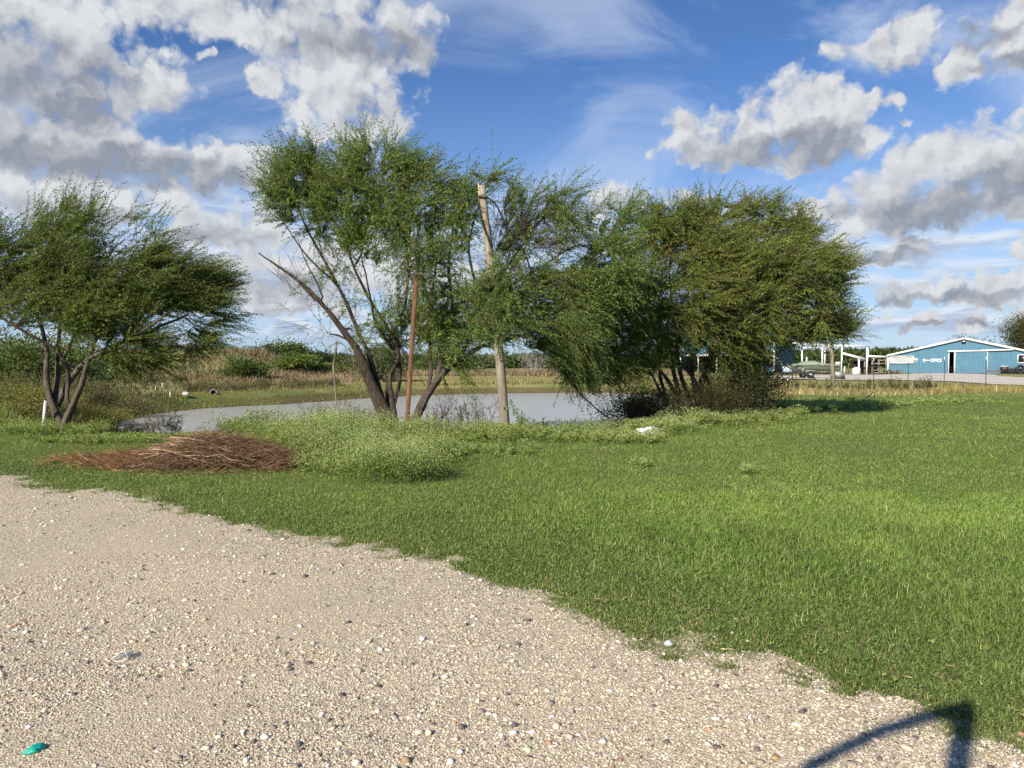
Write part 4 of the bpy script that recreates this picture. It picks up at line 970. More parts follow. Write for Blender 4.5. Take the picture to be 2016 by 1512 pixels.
# flowering weeds along the bank and in front of the trees
wd = Acc(); rng = np.random.default_rng(25)
def weeds(px, py, rx, ry, n, h, white=.35, acc=None, green=None, cols=None):
    acc = acc or wd
    for_n = 0
    u = rng.normal(size=(n, 2)) * .5; u = u[np.hypot(u[:, 0], u[:, 1]) < 1.15]
    qx = px + u[:, 0] * rx; qy = py + u[:, 1] * ry
    P0 = np.array([gp(a, b) for a, b in zip(qx, qy)]); P0[:, 2] = gz(P0[:, 0], P0[:, 1])
    P0 = P0[sdf(P0[:, 0], P0[:, 1]) > .5]
    m_ = len(P0); H = h * rng.uniform(.5, 1.25, m_) * (.15 + 1.6 * fbm(P0[:, 0], P0[:, 1], 1.5, 2))
    k = 46; Q = np.repeat(P0, k, 0); HH = np.repeat(H, k)
    t = rng.random(len(Q)) ** .6
    ang = rng.uniform(0, 2 * np.pi, len(Q)); rr = HH * .42 * np.sqrt(rng.random(len(Q))) * (.35 + t)
    p_ = Q + np.stack([np.cos(ang) * rr, np.sin(ang) * rr, HH * t * (1 - .25 * (rr / (HH * .6)) ** 2)], 1)
    d = unit(np.stack([np.cos(ang), np.sin(ang), .5 + 0 * ang], 1) + rng.normal(size=(len(Q), 3)) * .7); sd = unit(np.cross(d, rng.normal(size=(len(Q), 3))))
    sc = np.repeat(np.linalg.norm(P0[:, :2], axis=1) / 12, k)
    gc = cols or [(0.22, 0.29, 0.06), (0.30, 0.36, 0.085), (0.13, 0.20, 0.045), (0.34, 0.38, 0.11)]
    acc.leaves(p_, d, sd, .036 * sc ** .5 * rng.uniform(.6, 1.4, len(Q)), .014 * sc ** .5, pal(rng, len(Q), gc, None, .16))
    # flower heads near the top
    f = int(34 * white); 
    if f:
        Q = np.repeat(P0, f, 0); HH = np.repeat(H, f); ang = rng.uniform(0, 2 * np.pi, len(Q)); rr = HH * .5 * np.sqrt(rng.random(len(Q)))
        p_ = Q + np.stack([np.cos(ang) * rr, np.sin(ang) * rr, HH * (1.02 - .3 * (rr / (HH * .5)) ** 2) + rng.normal(0, .02, len(Q))], 1)
        s_ = (.014 * (np.repeat(np.linalg.norm(P0[:, :2], axis=1) / 12, f)) ** .7)
        for _ in range(2):
            d = unit(rng.normal(size=(len(Q), 3)) + np.array([0, -.3, .4])); sd = unit(np.cross(d, rng.normal(size=(len(Q), 3))))
            acc.leaves(p_ - d * s_[:, None] / 2, d, sd, s_, s_ * .9, pal(rng, len(Q), [(0.58, 0.64, 0.28), (0.46, 0.54, 0.20), (0.64, 0.66, 0.42)], None, .1))
    acc.segs(P0, P0 + np.stack([rng.normal(0, .05, m_), rng.normal(0, .05, m_), H * .9], 1), .004, .002, 3, (0.13, 0.17, 0.06))
for a in [(710, 915, 125, 40, 420, .50, .9), (790, 938, 80, 24, 200, .42, 1.0), (650, 890, 100, 28, 300, .55, .8), (550, 868, 80, 16, 180, .42, .4), (720, 862, 160, 14, 300, .42, .5), (520, 850, 60, 5, 50, .5, .2), (860, 900, 60, 22, 120, .26, .5),
          (900, 866, 110, 12, 190, .30, .3), (1000, 862, 120, 12, 190, .26, .3), (980, 890, 80, 14, 50, .20, .5), (1100, 858, 100, 10, 90, .24, .4), (1180, 864, 110, 12, 100, .22, .6), (1290, 848, 100, 13, 150, .26, .6),
          (1250, 868, 60, 10, 70, .2, .6), (1330, 830, 80, 12, 130, .3, .5), (1400, 834, 90, 11, 110, .26, .5), (1480, 826, 90, 12, 150, .26, .5), (1560, 812, 90, 9, 110, .22, .6), (1640, 806, 100, 8, 90, .2, .5), (1740, 798, 120, 8, 90, .18, .5), (1850, 792, 120, 6, 70, .16, .4),
          (1180, 838, 60, 6, 40, .3, .3), (470, 850, 60, 7, 80, .36, .2), (380, 866, 60, 6, 40, .14, .2), (200, 870, 140, 6, 110, .15, .2), (80, 850, 110, 12, 170, .32, .25), (20, 830, 70, 16, 120, .36, .2), (160, 850, 60, 8, 70, .26, .2)]:
    weeds(*a)
tag(obj('flowering_weeds', wd, M_LEAF), kind='stuff')
for i, (px, py, rx, ry, n, h, w_, lab) in enumerate([(1262, 918, 16, 5, 12, .16, 1.0, 'small white-flowered weed in the lawn below the white litter'), (1470, 934, 16, 5, 11, .12, 1.0, 'low white-flowered weed farthest right in the open lawn'), (1290, 872, 5, 2, 6, .12, .8, 'tiny pale weed just right of the white litter')]):
    a = Acc(); weeds(px, py, rx, ry, n, h, w_, acc=a); b = gp(px, py)
    tag(obj('flowering_weed', a, M_LEAF, org=b), lab, 'weed', 'small flowering weeds in the lawn')

# weeds along the fence
for i, (px, Y, h_) in enumerate([(1562, 39.5, .8), (1600, 40, .7), (1628, 39, .9), (1668, 40, .7), (1706, 40, .75), (1745, 39.5, .7), (1760, 39.8, .9), (1800, 40, .6), (1822, 39.4, .85), (1832, 39.6, .8), (1690, 39, .5), (1780, 39, .6)]):
    stalks('fence_weed', ['dark ragged weed by the boat trailer, left of the rest', 'dark weed under the left half of the boat', 'tall green weed at the left foot of the thick wooden post', 'weed right beside the first fence stake right of the wooden post', 'weed half way between the first two fence stakes', 'weed just left of the third fence stake', 'taller weed left of the third fence stake, thicker at the top', 'low weed right of the third fence stake', 'bushy dark weed before the OFFICE lettering, left twin', 'bushy dark weed before the OFFICE lettering, right twin', 'short pale weed left of the second fence stake', 'short weed just left of the gap before the third stake'][i],
           'weed', gpos(px, Y), .7, h_, 12, 700 + i, [(0.14, 0.12, 0.07)], .07, 34, [(0.09, 0.10, 0.04), (0.13, 0.12, 0.05)], branch=4, lean=.25, group='weeds along the wire fence', r=.006)

# gravel stones
st = Acc(); rng = np.random.default_rng(35)
ico_v = np.array([(-1, 1.618, 0), (1, 1.618, 0), (-1, -1.618, 0), (1, -1.618, 0), (0, -1, 1.618), (0, 1, 1.618), (0, -1, -1.618), (0, 1, -1.618), (1.618, 0, -1), (1.618, 0, 1), (-1.618, 0, -1), (-1.618, 0, 1)]) / 1.902
ico_f = np.array([(0, 11, 5), (0, 5, 1), (0, 1, 7), (0, 7, 10), (0, 10, 11), (1, 5, 9), (5, 11, 4), (11, 10, 2), (10, 7, 6), (7, 1, 8), (3, 9, 4), (3, 4, 2), (3, 2, 6), (3, 6, 8), (3, 8, 9), (4, 9, 5), (2, 4, 11), (6, 2, 10), (8, 6, 7), (9, 8, 1)])
def stones(X, Y, r, cols, wts):
    n = len(X); sc = r[:, None] * np.stack([rng.uniform(.6, 1.6, n), rng.uniform(.6, 1.3, n), rng.uniform(.35, .8, n)], 1)
    v = ico_v[None] * (1 + rng.normal(0, .24, (n, 12, 1))) * sc[:, None]
    a = rng.uniform(0, 2 * np.pi, n); c, s = np.cos(a)[:, None], np.sin(a)[:, None]
    v = np.stack([v[..., 0] * c - v[..., 1] * s, v[..., 0] * s + v[..., 1] * c, v[..., 2]], -1)
    z = np.maximum(road_z(X, Y), 0) + r * rng.uniform(.1, .4, n)
    v = v + np.stack([X, Y, z], 1)[:, None]
    st.add(v.reshape(-1, 3), None, (np.arange(n)[:, None, None] * 12 + ico_f[None]).reshape(-1, 3), np.repeat(pal(rng, n, cols, wts, .14), 12, 0))
SC = [(0.67, 0.58, 0.43), (0.80, 0.735, 0.60), (0.52, 0.44, 0.325), (0.35, 0.295, 0.235), (0.15, 0.13, 0.12), (0.42, 0.25, 0.14)]
SW = [4.5, 1.8, 4, 3.2, 1.1, .18]
def road_pts(n, y0, y1):
    Y = np.exp(rng.uniform(math.log(y0), math.log(y1), n)); X = fr_x(Y, rng, n)
    d = ragged(X, Y); dens_ = smooth(fbm((X * .75 + Y * .66) * .45, (Y * .75 - X * .66) * 1.0 + 3, .8, 4), .40, .58) * .80 + .20
    dens_ = np.maximum(dens_, smooth(d, -1.1, -.1) * 1.0)
    k = (d < rng.exponential(.13, n)) & (rng.random(n) < dens_) & (X < 6); return X[k], Y[k]
X, Y = road_pts(300000, 2.4, 11.0); stones(X, Y, rng.uniform(.0018, .0048, len(X)) * (1 + Y * .035), SC, SW)
X, Y = road_pts(15000, 2.4, 11.0); stones(X, Y, rng.uniform(.0045, .0095, len(X)) * (1 + Y * .02), SC, SW)
X, Y = road_pts(1500, 2.4, 11.0); stones(X, Y, rng.uniform(.011, .019, len(X)), SC, [4, 3, 3, 3, 2, .8])
tag(obj('gravel', st, M_STONE), kind='stuff')

# fallen bits of stalk and dead leaf in the grass at the road side
lt = Acc(); n = 2600; Y = np.exp(rng.uniform(math.log(2.8), math.log(14), n)); X = fr_x(Y, rng, n); d = edge_d(X, Y); k = (d > -.25) & (rng.random(n) < np.exp(-np.maximum(d, 0) / .8)); X = X[k]; Y = Y[k]; n = len(X)
p_ = np.stack([X, Y, np.maximum(gz(X, Y), 0) + rng.uniform(.012, .03, n)], 1); dd = unit(np.stack([rng.normal(size=n), rng.normal(size=n), rng.normal(0, .15, n)], 1))
lt.leaves(p_, dd, unit(np.cross(dd, rng.normal(size=(n, 3)))), rng.uniform(.02, .09, n), rng.uniform(.003, .01, n), pal(rng, n, [(0.34, 0.25, 0.15), (0.24, 0.15, 0.09), (0.42, 0.36, 0.2)], None, .2))
tag(obj('dead_leaves', lt, M_DRY), kind='stuff')

# ------------------------------------------------------------------ brush pile
rng = np.random.default_rng(45)
bb = gp(420, 925)
T = thing('brush_pile', 'heap of cut reddish-brown dry brush and sticks lying at the grass edge', 'brush pile', bb)
tw = Acc(); sk = Acc()
def pile_h(u):   # u -1 .. 1 along the pile
    return .30 * np.exp(-((u - .42) / .48) ** 2) + .07
x0, x1 = gp(140, 905)[0], gp(555, 925)[0]
n = 15000
u = np.clip(rng.normal(.28, .5, n), -1.05, 1.0); X = x0 + (u + 1) / 2 * (x1 - x0)
hp = pile_h(u); dep = .55 + .5 * np.exp(-((u - .2) / .7) ** 2)
Yc = 11.6 + .25 * u * -1; v = rng.normal(0, .42, n).clip(-1, 1); t = rng.random(n) ** .7
Z = hp * t * np.sqrt(np.maximum(0, 1 - v ** 2)) * rng.choice([1, 1, 1.25], n) * (.6 + .8 * fbm(X, Yc + v, 2.2, 2)) + .02
p0 = np.stack([X, Yc + v * dep, Z], 1)
d = unit(np.stack([np.ones(n) * rng.choice([-1, 1], n), rng.normal(0, .8, n), rng.normal(.03, .42, n)], 1)); L = rng.uniform(.06, .34, n)
p1 = p0 + d * L[:, None]; p1[:, 2] = np.maximum(p1[:, 2], .015)
col = pal(rng, n, [(0.22, 0.125, 0.07), (0.30, 0.18, 0.10), (0.10, 0.06, 0.04), (0.38, 0.27, 0.17)], [4, 3, 4, 1.5], .3)
lf_ = smooth(-u, -.1, .5)[:, None]; col = col * (1 - lf_) + col * np.array([1.25, 1.12, .9]) * lf_
tw.segs(p0, p1, rng.uniform(.0018, .004, n), .0012, 3, col)
n2 = 26000; k = rng.integers(0, n, n2); q = p0[k] + (p1[k] - p0[k]) * rng.random((n2, 1)); dd = unit(rng.normal(size=(n2, 3)) + d[k] * .6)
tw.leaves(q, dd, unit(np.cross(dd, rng.normal(size=(n2, 3)))), rng.uniform(.015, .045, n2), .007, pal(rng, n2, [(0.20, 0.115, 0.06), (0.15, 0.085, 0.05), (0.27, 0.18, 0.09)], None, .2))
for i in range(190):
    uu = np.clip(rng.normal(.45, .22), -.4, .9); xc = x0 + (uu + 1) / 2 * (x1 - x0); L = rng.uniform(.5, 1.5); h_ = pile_h(uu) * rng.uniform(.45, 1.08)
    yy = 11.55 + rng.normal(0, .33) ; sl = -.16 + rng.normal(0, .09); ang = rng.normal(0, .24)
    dr = np.array([math.cos(ang), math.sin(ang), sl]); c = np.array([xc, yy, h_]); tt = np.linspace(-.5, .5, 6)[:, None]
    pts = c + dr * L * tt + np.array([0, 0, -.10 * L]) * (2 * tt) ** 2 * rng.uniform(.2, 1) + rng.normal(0, .012, (6, 3))
    pts[:, 0] = np.minimum(pts[:, 0], x1 + .08)
    pts[:, 2] = np.maximum(pts[:, 2], .02)
    r = rng.choice([.003, .0045, .006, .010], p=[.3, .35, .25, .1])
    sk.tube(pts, np.linspace(r, r * .5, 6), 5, np.array([(0.34, 0.22, 0.13), (0.22, 0.125, 0.075), (0.44, 0.31, 0.19)][rng.integers(3)]) * math.exp(rng.normal(0, .12)))
for i in range(70):
    uu = np.clip(rng.normal(.3, .4), -.8, .9); c = np.array([x0 + (uu + 1) / 2 * (x1 - x0), 11.55 + rng.normal(0, .4), pile_h(uu) * rng.uniform(.3, .8)])
    dr = unit(np.array([rng.normal(0, 1), rng.normal(0, .6), abs(rng.normal(.2, .25))])); L = rng.uniform(.2, .6); r = rng.choice([.003, .005, .008])
    sk.tube([c, c + dr * L * .5 + rng.normal(0, .02, 3), c + dr * L + rng.normal(0, .03, 3)], [r, r * .8, r * .4], 5, np.array([(0.36, 0.24, 0.14), (0.16, 0.10, 0.07), (0.42, 0.32, 0.22)][rng.integers(3)]))
obj('twigs', tw, M_DRY, T); obj('sticks', sk, M_WOODP, T)

# ------------------------------------------------------------------ poles, cables, posts
rng = np.random.default_rng(60)
def on_ground(px, Y, dz=0.0):
    b = at(px, 800, Y); b[2] = float(gz(b[0], b[1])) + dz; return b
YP = 16.3
b0 = on_ground(996, YP, -.05); t0 = at(948, 366, YP)
T = thing('utility_pole', 'weathered round wooden pole leaning left with a splintered pale top and no wires', 'pole', b0)
n = 26; tt = np.linspace(0, 1, n)[:, None]; pts = b0 + (t0 - b0) * tt + np.array([.035, 0, 0]) * np.sin(tt * math.pi)
rr = np.linspace(.108, .078, n); a = Acc()
cols = np.array([0.27, 0.225, 0.17])[None] * (0.85 + .35 * np.linspace(0, 1, n)[:, None])
a.tube(pts, rr, 14, np.vstack([np.repeat(cols, 14, 0), cols[:1], cols[-1:]]), True, .035, rng)
obj('shaft', a, M_WOODP, T)
a = Acc()   # peeled, split wood at the top
for k in range(7):
    an = rng.uniform(2.4, 4.6); o_ = np.array([math.cos(an), math.sin(an), 0]) * .070
    l_ = rng.uniform(.15, .42); a.tube([t0 + o_ * 1.02 - np.array([-.01, 0, l_]), t0 + o_ * .98 + np.array([0, 0, rng.uniform(.0, .05)])], [.006, .014], 4, (0.55, 0.40, 0.22))
obj('splintered_top', a, M_WOODP, T)

b1 = on_ground(799, 15.75, -.05); t1 = at(819.5, 545, 15.75)
T = thing('square_post', 'reddish-brown square timber post leaning right before the split dark trunk', 'post', b1)
a = Acc()
n = 14; L = np.linalg.norm(t1 - b1); d = (t1 - b1) / L
for k in range(1):
    x_ = np.array([d[2], 0, -d[0]]); x_ /= np.linalg.norm(x_); y_ = np.cross(d, x_)
    ang = math.radians(24); xr = x_ * math.cos(ang) + y_ * math.sin(ang); yr = -x_ * math.sin(ang) + y_ * math.cos(ang)
    w = .041; ring = [(-w, -w + .006), (-w + .006, -w), (w - .006, -w), (w, -w + .006), (w, w - .006), (w - .006, w), (-w + .006, w), (-w, w - .006)]
    v = np.array([b1 + d * L * i / (n - 1) + xr * (p_[0] + .004 * math.sin(i * 1.3)) + yr * p_[1] for i in range(n) for p_ in ring])
    i = np.arange(n - 1)[:, None] * 8; j = np.arange(8)[None]; j2 = (j + 1) % 8
    q = np.stack([i + j, i + j2, i + 8 + j2, i + 8 + j], -1).reshape(-1, 4)
    a.add(v, q, [[(n - 1) * 8, (n - 1) * 8 + k1, (n - 1) * 8 + k1 + 1] for k1 in range(1, 7)], (0.20, 0.105, 0.058))
obj('timber', a, M_WOODP, T)
for i in range(6):
    a = Acc(); c = b1 + d * L * (.12 + .095 * i) + (-xr if True else 0) * 0 - y_ * 0
    c = c + np.array([0, -1, 0]) * .049 + np.array([rng.uniform(-.012, .012), 0, 0])
    obj('nail', a.tube([c, c + np.array([0, -.006, 0])], [.006, .006], 6, (0.42, 0.36, 0.3)), M_METAL, T)

def cable(name, label, pts, r, k=7, smooth_n=5, jitter=.0):
    pts = np.array(pts); s = np.linspace(0, len(pts) - 1, len(pts) * smooth_n)
    q = np.stack([np.interp(s, np.arange(len(pts)), pts[:, i]) for i in range(3)], 1)
    for _ in range(6): q[1:-1] = .25 * q[:-2] + .5 * q[1:-1] + .25 * q[2:]
    return tag(obj(name, Acc().tube(q, r, k, (0.018, 0.017, 0.016)), M_BLACK, org=q[-1], smooth=True), label, 'cable')
pc = at(951, 389, YP); R_ = .095
loop = [pc + np.array([math.cos(t_) * R_, math.sin(t_) * R_, .02 * math.sin(t_)]) for t_ in np.linspace(math.pi * .9, math.pi * 2.1, 7)]
cable('black_cable', 'thick black cable looped round the top of the round pole, sagging right to the ground',
      [at(968, 488, YP - .12), at(955, 455, YP - .13), at(944, 420, YP - .11)] + loop + [at(975, 398, YP + .05), at(987, 424, YP + .1), at(997, 446, YP + .15), at(1022, 482, YP + .25), at(1038, 505, YP + .3), at(1062, 590, YP + .6),
       at(1082, 680, YP + .8), at(1105, 727, YP + 1), at(1130, 762, YP + 1.1), at(1162, 795, YP + 1.3), at(1198, 824, YP + 1.5), at(1225, 838, YP + 1.2)], .017)
cable('black_cable', 'black cable coming down out of the thicket into the shaded grass on its right', [at(1462, 700, 21.6), at(1476, 728, 21.6), at(1490, 757, 21.7), at(1506, 778, 21.8), at(1522, 792, 22.0), gp(1538, 800)], .017)
# second strand seen over the thicket
bw = gp(1702, 786); bw[2] += .02
q = [bw, bw + np.array([.22, 0, .14]), bw + np.array([.40, .1, .30]), bw + np.array([.44, .1, .27]), bw + np.array([.52, .2, .02])]
cable('bent_rod', 'small black bent rod standing up in the open lawn right of the tree shade', q, .012)['category'] = 'rod'
cable('bent_rod_piece', 'x', [bw + np.array([.06, .1, .0]), bw + np.array([.25, .05, .10]), bw + np.array([.41, .1, .29])], .008)
_o = COL.objects['bent_rod_piece']; _p = COL.objects['bent_rod']; _o.parent = _p; _o.location = tuple(np.array(_o['_org']) - np.array(_p['_org'])); _o.name = 'wire_strand'; del _o['label']; del _o['category']

b = gpos(84, 17.0); a = Acc().tube([b, b + np.array([.03, 0, .3]), at(90, 789, 16.95)], [.042, .040, .036], 9, (0.62, 0.60, 0.55), True, .04, rng)
tag(obj('white_post', a, M_WOODP, org=b), 'short whitewashed post leaning on the left side of the forked grey trunk', 'post')
# rough timber post by the fence
b = gpos(1640, 44); tp = at(1637, 673, 44)
T = thing('timber_post', 'thick rough grey wooden post, tallest along the wire fence', 'post', b)
n = 12; pts = b + (tp - b) * np.linspace(0, 1, n)[:, None]
obj('shaft', Acc().tube(pts, np.linspace(.135, .105, n), 9, (0.24, 0.19, 0.14), True, .08, rng), M_WOODP, T)

# ------------------------------------------------------------------ fence
FP = [(1580, 46.5, 1.15), (1657, 45, 1.75), (1719, 44, 1.75), (1787, 43, 1.65), (1858, 42.3, 1.78), (1940, 41.5, 1.8), (2036, 40.6, 1.8)]
fb = gpos(1858, 42.3)
FT = thing('wire_fence', 'woven wire fence strung on dark steel stakes in front of the pale yard', 'fence', fb)
def tpost(acc, acc2, b, h):
    R = lambda z: b + np.array([0, 0, z])
    acc.box(R((h - .22) / 2), (.034, .004, h - .22), 0, (0.035, 0.045, 0.038)); acc.box(R((h - .22) / 2) + np.array([0, .0185, 0]), (.006, .033, h - .22), 0, (0.035, 0.045, 0.038))
    for z in np.arange(.2, h - .25, .06): acc.box(R(z) + np.array([0, -.005, 0]), (.012, .006, .014), 0, (0.035, 0.045, 0.038))
    acc2.box(R(h - .11), (.040, .006, .22), 0, (0.75, 0.74, 0.70)); acc2.box(R(h - .11) + np.array([0, .0205, 0]), (.009, .034, .22), 0, (0.75, 0.74, 0.70))
for px, Y, h in FP:
    b = gpos(px, Y); s1, s2 = Acc(), Acc(); tpost(s1, s2, b, h)
    p_ = obj('stake', s1, M_METAL, FT); w_ = bpy.data.objects.new('white_tip', s2.mesh('white_tip', fb)); COL.objects.link(w_); w_.data.materials.append(M_PAINT); w_.parent = p_; w_['_org'] = list(map(float, fb))
a = Acc(); fl = [gpos(px, Y) for px, Y, h in [(1640, 45.2, 0)] + FP[1:] + [(2140, 39.8, 1.7)]]
hs = [.1, .25, .40, .56, .72, .88, 1.04, 1.2]
for p0, p1 in zip(fl[:-1], fl[1:]):
    L = np.linalg.norm(p1 - p0); nn = int(L / .16); t_ = (np.arange(nn) / nn)[:, None]; q = p0 + (p1 - p0) * t_
    a.segs(q + np.array([0, -.022, .1]), q + np.array([0, -.022, 1.2]), .0022, .0022, 3, (0.20, 0.17, 0.15))
    for h in hs: a.segs([p0 + np.array([0, -.024, h])], [p1 + np.array([0, -.024, h])], .003, .003, 3, (0.20, 0.17, 0.15))
obj('wire_mesh', a, M_METAL, FT)
# stakes on the bank beyond the pond
labs = ['far thin stake seen right beside the forked trunk', 'far thin stake second from the forked trunk', 'far white-tipped stake third from the forked trunk', 'tall white-tipped steel stake on the left shore behind the others', 'short white-tipped stake, leftmost of the trio above the water', 'short white-tipped stake in the middle of the trio above the water', 'short white-tipped stake, rightmost of the trio above the water']
for (px, Y, h), lb in zip([(184, 50, 1.2), (216, 48, 1.15), (248, 44, 1.25), (287, 37.5, 1.15), (307, 32.8, .72), (320, 33.2, .80), (335, 32.6, .76)], labs):
    b = gpos(px, Y); T = thing('steel_stake', lb, 'stake', b, 'steel stakes on the far bank'); s1, s2 = Acc(), Acc(); tpost(s1, s2, b, h)
    obj('shaft', s1, M_METAL, T); obj('white_tip', s2, M_PAINT, T)
b = gpos(1550, 58); tag(obj('marker_stake', Acc().tube([b, b + np.array([0, 0, .26])], [.05, .045], 8, (0.75, 0.74, 0.7)), M_PLAST, org=b), 'short white pipe stub in the grass left of the boat', 'stake')

# ------------------------------------------------------------------ litter
def crumple(name, label, cat, c, size, col, mat, seed, amp=.35, sub=3, rz=0.0):
    import bmesh
    bm = bmesh.new(); bmesh.ops.create_icosphere(bm, subdivisions=sub, radius=1.0)
    v = np.array([list(x.co) for x in bm.verts]); f = [[x.index for x in k.verts] for k in bm.faces]; bm.free()
    r_ = np.random.default_rng(seed); o3 = r_.uniform(0, 50, 3)
    dsp = 1 + amp * 2 * (fbm(v[:, 0] * 2 + o3[0] + v[:, 2], v[:, 1] * 2 + o3[1], 1.6, 3) - .5) + r_.normal(0, amp * .16, len(v))
    v = v * dsp[:, None] * np.array(size) / 2
    cc, ss = math.cos(rz), math.sin(rz); v = v @ np.array([[cc, -ss, 0], [ss, cc, 0], [0, 0, 1]]).T
    v[:, 2] = v[:, 2] - v[:, 2].min() * .8
    c = np.asarray(c, float)
    return tag(obj(name, Acc().add(v + c, None, f, col), mat, org=c), label, cat)
m, nt, p, out = mat_base('clear_plastic'); p.inputs['Base Color'].default_value = (0.72, 0.76, 0.76, 1); p.inputs['Roughness'].default_value = .12; p.inputs['Alpha'].default_value = .55; p.inputs['Specular IOR Level'].default_value = .8
M_CLEAR = m
g = lambda px, py: gp(px, py, .02)
# crushed clear cup
c = g(247, 1300); T = thing('plastic_cup', 'crushed clear plastic cup lying on the gravel, nearest the lower left', 'cup', c)
pr = [(.026, 0), (.028, .004), (.030, .03), (.033, .06), (.036, .078)]
Rm = np.array(Matrix.Rotation(math.radians(78), 3, 'X') @ Matrix.Rotation(math.radians(20), 3, 'Z')); a = Acc()
k = 18; ang_ = np.linspace(0, 2 * np.pi, k, endpoint=False); v = []
for r_, z_ in pr:
    for t_ in ang_: rr_ = r_ * (1 + .18 * math.sin(3 * t_ + z_ * 60)); v.append([rr_ * math.cos(t_), rr_ * math.sin(t_) * .6, z_ + .006 * math.sin(5 * t_)])
v = np.array(v) @ Rm.T + c + np.array([0, .03, .02]); i = np.arange(4)[:, None] * k; j = np.arange(k)[None]; j2 = (j + 1) % k
obj('cup_wall', Acc().add(v, np.stack([i + j, i + j2, i + k + j2, i + k + j], -1).reshape(-1, 4), [[0, q_, q_ + 1] for q_ in range(1, k - 1)]), M_CLEAR, T)
top = v[-k:]; obj('rim', Acc().tube(np.vstack([top, top[:1]]), .002, 4, (0.8, 0.82, 0.82), False), M_PLAST, T)
crumple('candy_wrapper', 'crumpled turquoise wrapper on the gravel at the lower left corner', 'wrapper', g(70, 1482), (.075, .042, .03), (0.015, 0.42, 0.31), M_PLAST, 3, .6, 3, .9)
crumple('plastic_scrap', 'tiny green plastic scrap among the gravel stones', 'scrap', g(1018, 1350), (.022, .012, .008), (0.03, 0.30, 0.17), M_PLAST, 4, .4, 2)
crumple('plastic_film', 'small shiny clear film on the grass just above the gravel edge', 'litter', g(1316, 1272), (.045, .03, .035), (0.8, 0.82, 0.84), M_CLEAR, 5, .5, 3)
crumple('plastic_bag', 'white crumpled plastic bag lying in the pale weeds near the broad tree', 'bag', gp(1276, 856), (.38, .2, .15), (0.80, 0.80, 0.80), M_PLAST, 6, .8, 4)
q = gp(366, 792, -.35); q[2] = gz(q[0], q[1]) + .12
crumple('plastic_bag', 'white bag caught on the far shore left of the pale ring', 'bag', q, (.30, .18, .16), (0.52, 0.50, 0.45), M_PLAST, 7, .8, 4)
q = gp(420, 789, -.35); q[2] = gz(q[0], q[1]) + .10
T = thing('bucket', 'dark bucket lying on the far shore with a pale round rim facing the water', 'bucket', q)
Rm = np.array(Matrix.Rotation(math.radians(80), 3, 'X') @ Matrix.Rotation(math.radians(10), 3, 'Y'))
obj('bucket_wall', Acc().lathe(q, [(.001, -.24), (.11, -.24), (.14, 0), (.13, -.01), (.10, -.22), (.001, -.22)], 18, (0.04, 0.04, 0.04), Rm), M_BLACK, T)
an = np.linspace(0, 2 * math.pi, 22); rp = np.stack([np.cos(an) * .14, np.sin(an) * .14, 0 * an], 1) @ Rm.T + q
obj('rim', Acc().tube(rp, .012, 6, (0.45, 0.44, 0.41), False), M_PLAST, T)

# ------------------------------------------------------------------ unseen post added behind the camera, shaped to cast the gravel shadow
dv = np.array([math.sin(SUN_AZ), math.cos(SUN_AZ), 0]); ev = np.array([-dv[1], dv[0], 0]); CT = 1 / math.tan(SUN_EL)
tip = gp(1903, 1397); h0 = 3.0; Pp = tip - dv * h0 * CT; Pp[2] = 0
T = thing('shadow_post', 'unseen post with a bowed brace, added to cast the shadow across the gravel at lower right', 'post', Pp)
obj('post_shaft', Acc().tube([Pp, Pp + np.array([0, 0, h0])], [.045, .045], 12, (0.3, 0.3, 0.3)), M_METAL, T)
bp = []
for px, py in [(1912, 1391), (1830, 1411), (1750, 1437), (1670, 1474), (1600, 1512), (1540, 1560), (1500, 1640)]:
    s_ = gp(px, py) - Pp; h = (s_ @ dv) / CT; bp.append(Pp + ev * (s_ @ ev) + np.array([0, 0, h]))
nb = len(bp); obj('bowed_brace', Acc().tube(bp, np.linspace(.038, .024, nb), 8, (0.3, 0.3, 0.3)), M_METAL, T)
gv = []  # added plate, outlined to broaden the tip of the cast shadow
for px, py in [(1920, 1386), (1840, 1401), (1866, 1424), (1908, 1432)]:
    s_ = gp(px, py) - Pp; gv.append(Pp + ev * (s_ @ ev) + np.array([0, 0, (s_ @ dv) / CT]))
gv = gv + [k_ + dv * .012 for k_ in gv]
obj('shadow_plate', Acc().add(gv, [[0, 1, 2, 3], [4, 7, 6, 5], [0, 4, 5, 1], [1, 5, 6, 2], [2, 6, 7, 3], [3, 7, 4, 0]], None, (0.3, 0.3, 0.3)), M_METAL, T)

# ------------------------------------------------------------------ blue metal office shed
BLUE = (0.085, 0.20, 0.285); WHITE = (0.80, 0.80, 0.78)
def rib_wall(acc, p0, p1, z0, z1, nrm, col, sp=.26, s_off=0.0):
    """ribbed sheet between p0 and p1; z0, z1 are functions of the distance from p0"""
    p0 = np.asarray(p0, float)[:2]; p1 = np.asarray(p1, float)[:2]; L = np.linalg.norm(p1 - p0); d = (p1 - p0) / L
    s = [0.0]; off = [0.0]; x = sp * .5
    while x + .09 < L:
        s += [x, x + .022, x + .055, x + .077]; off += [0, .028, .028, 0]; x += sp
    s.append(L); off.append(0.0)
    s = np.array(s); off = np.array(off); q = p0 + d * s[:, None] + np.asarray(nrm)[:2] * off[:, None]
    lo = np.column_stack([q, [z0(t) for t in s]]); hi = np.column_stack([q, [z1(t) for t in s]]); n = len(s)
    i = np.arange(n - 1); acc.add(np.vstack([lo, hi]), np.stack([i, i + 1, i + 1 + n, i + n], 1), None, col)
YO = 94.0; GZ = -.02
RA = math.radians(25.5); XPK = at(1896.5, 700, YO)[0]
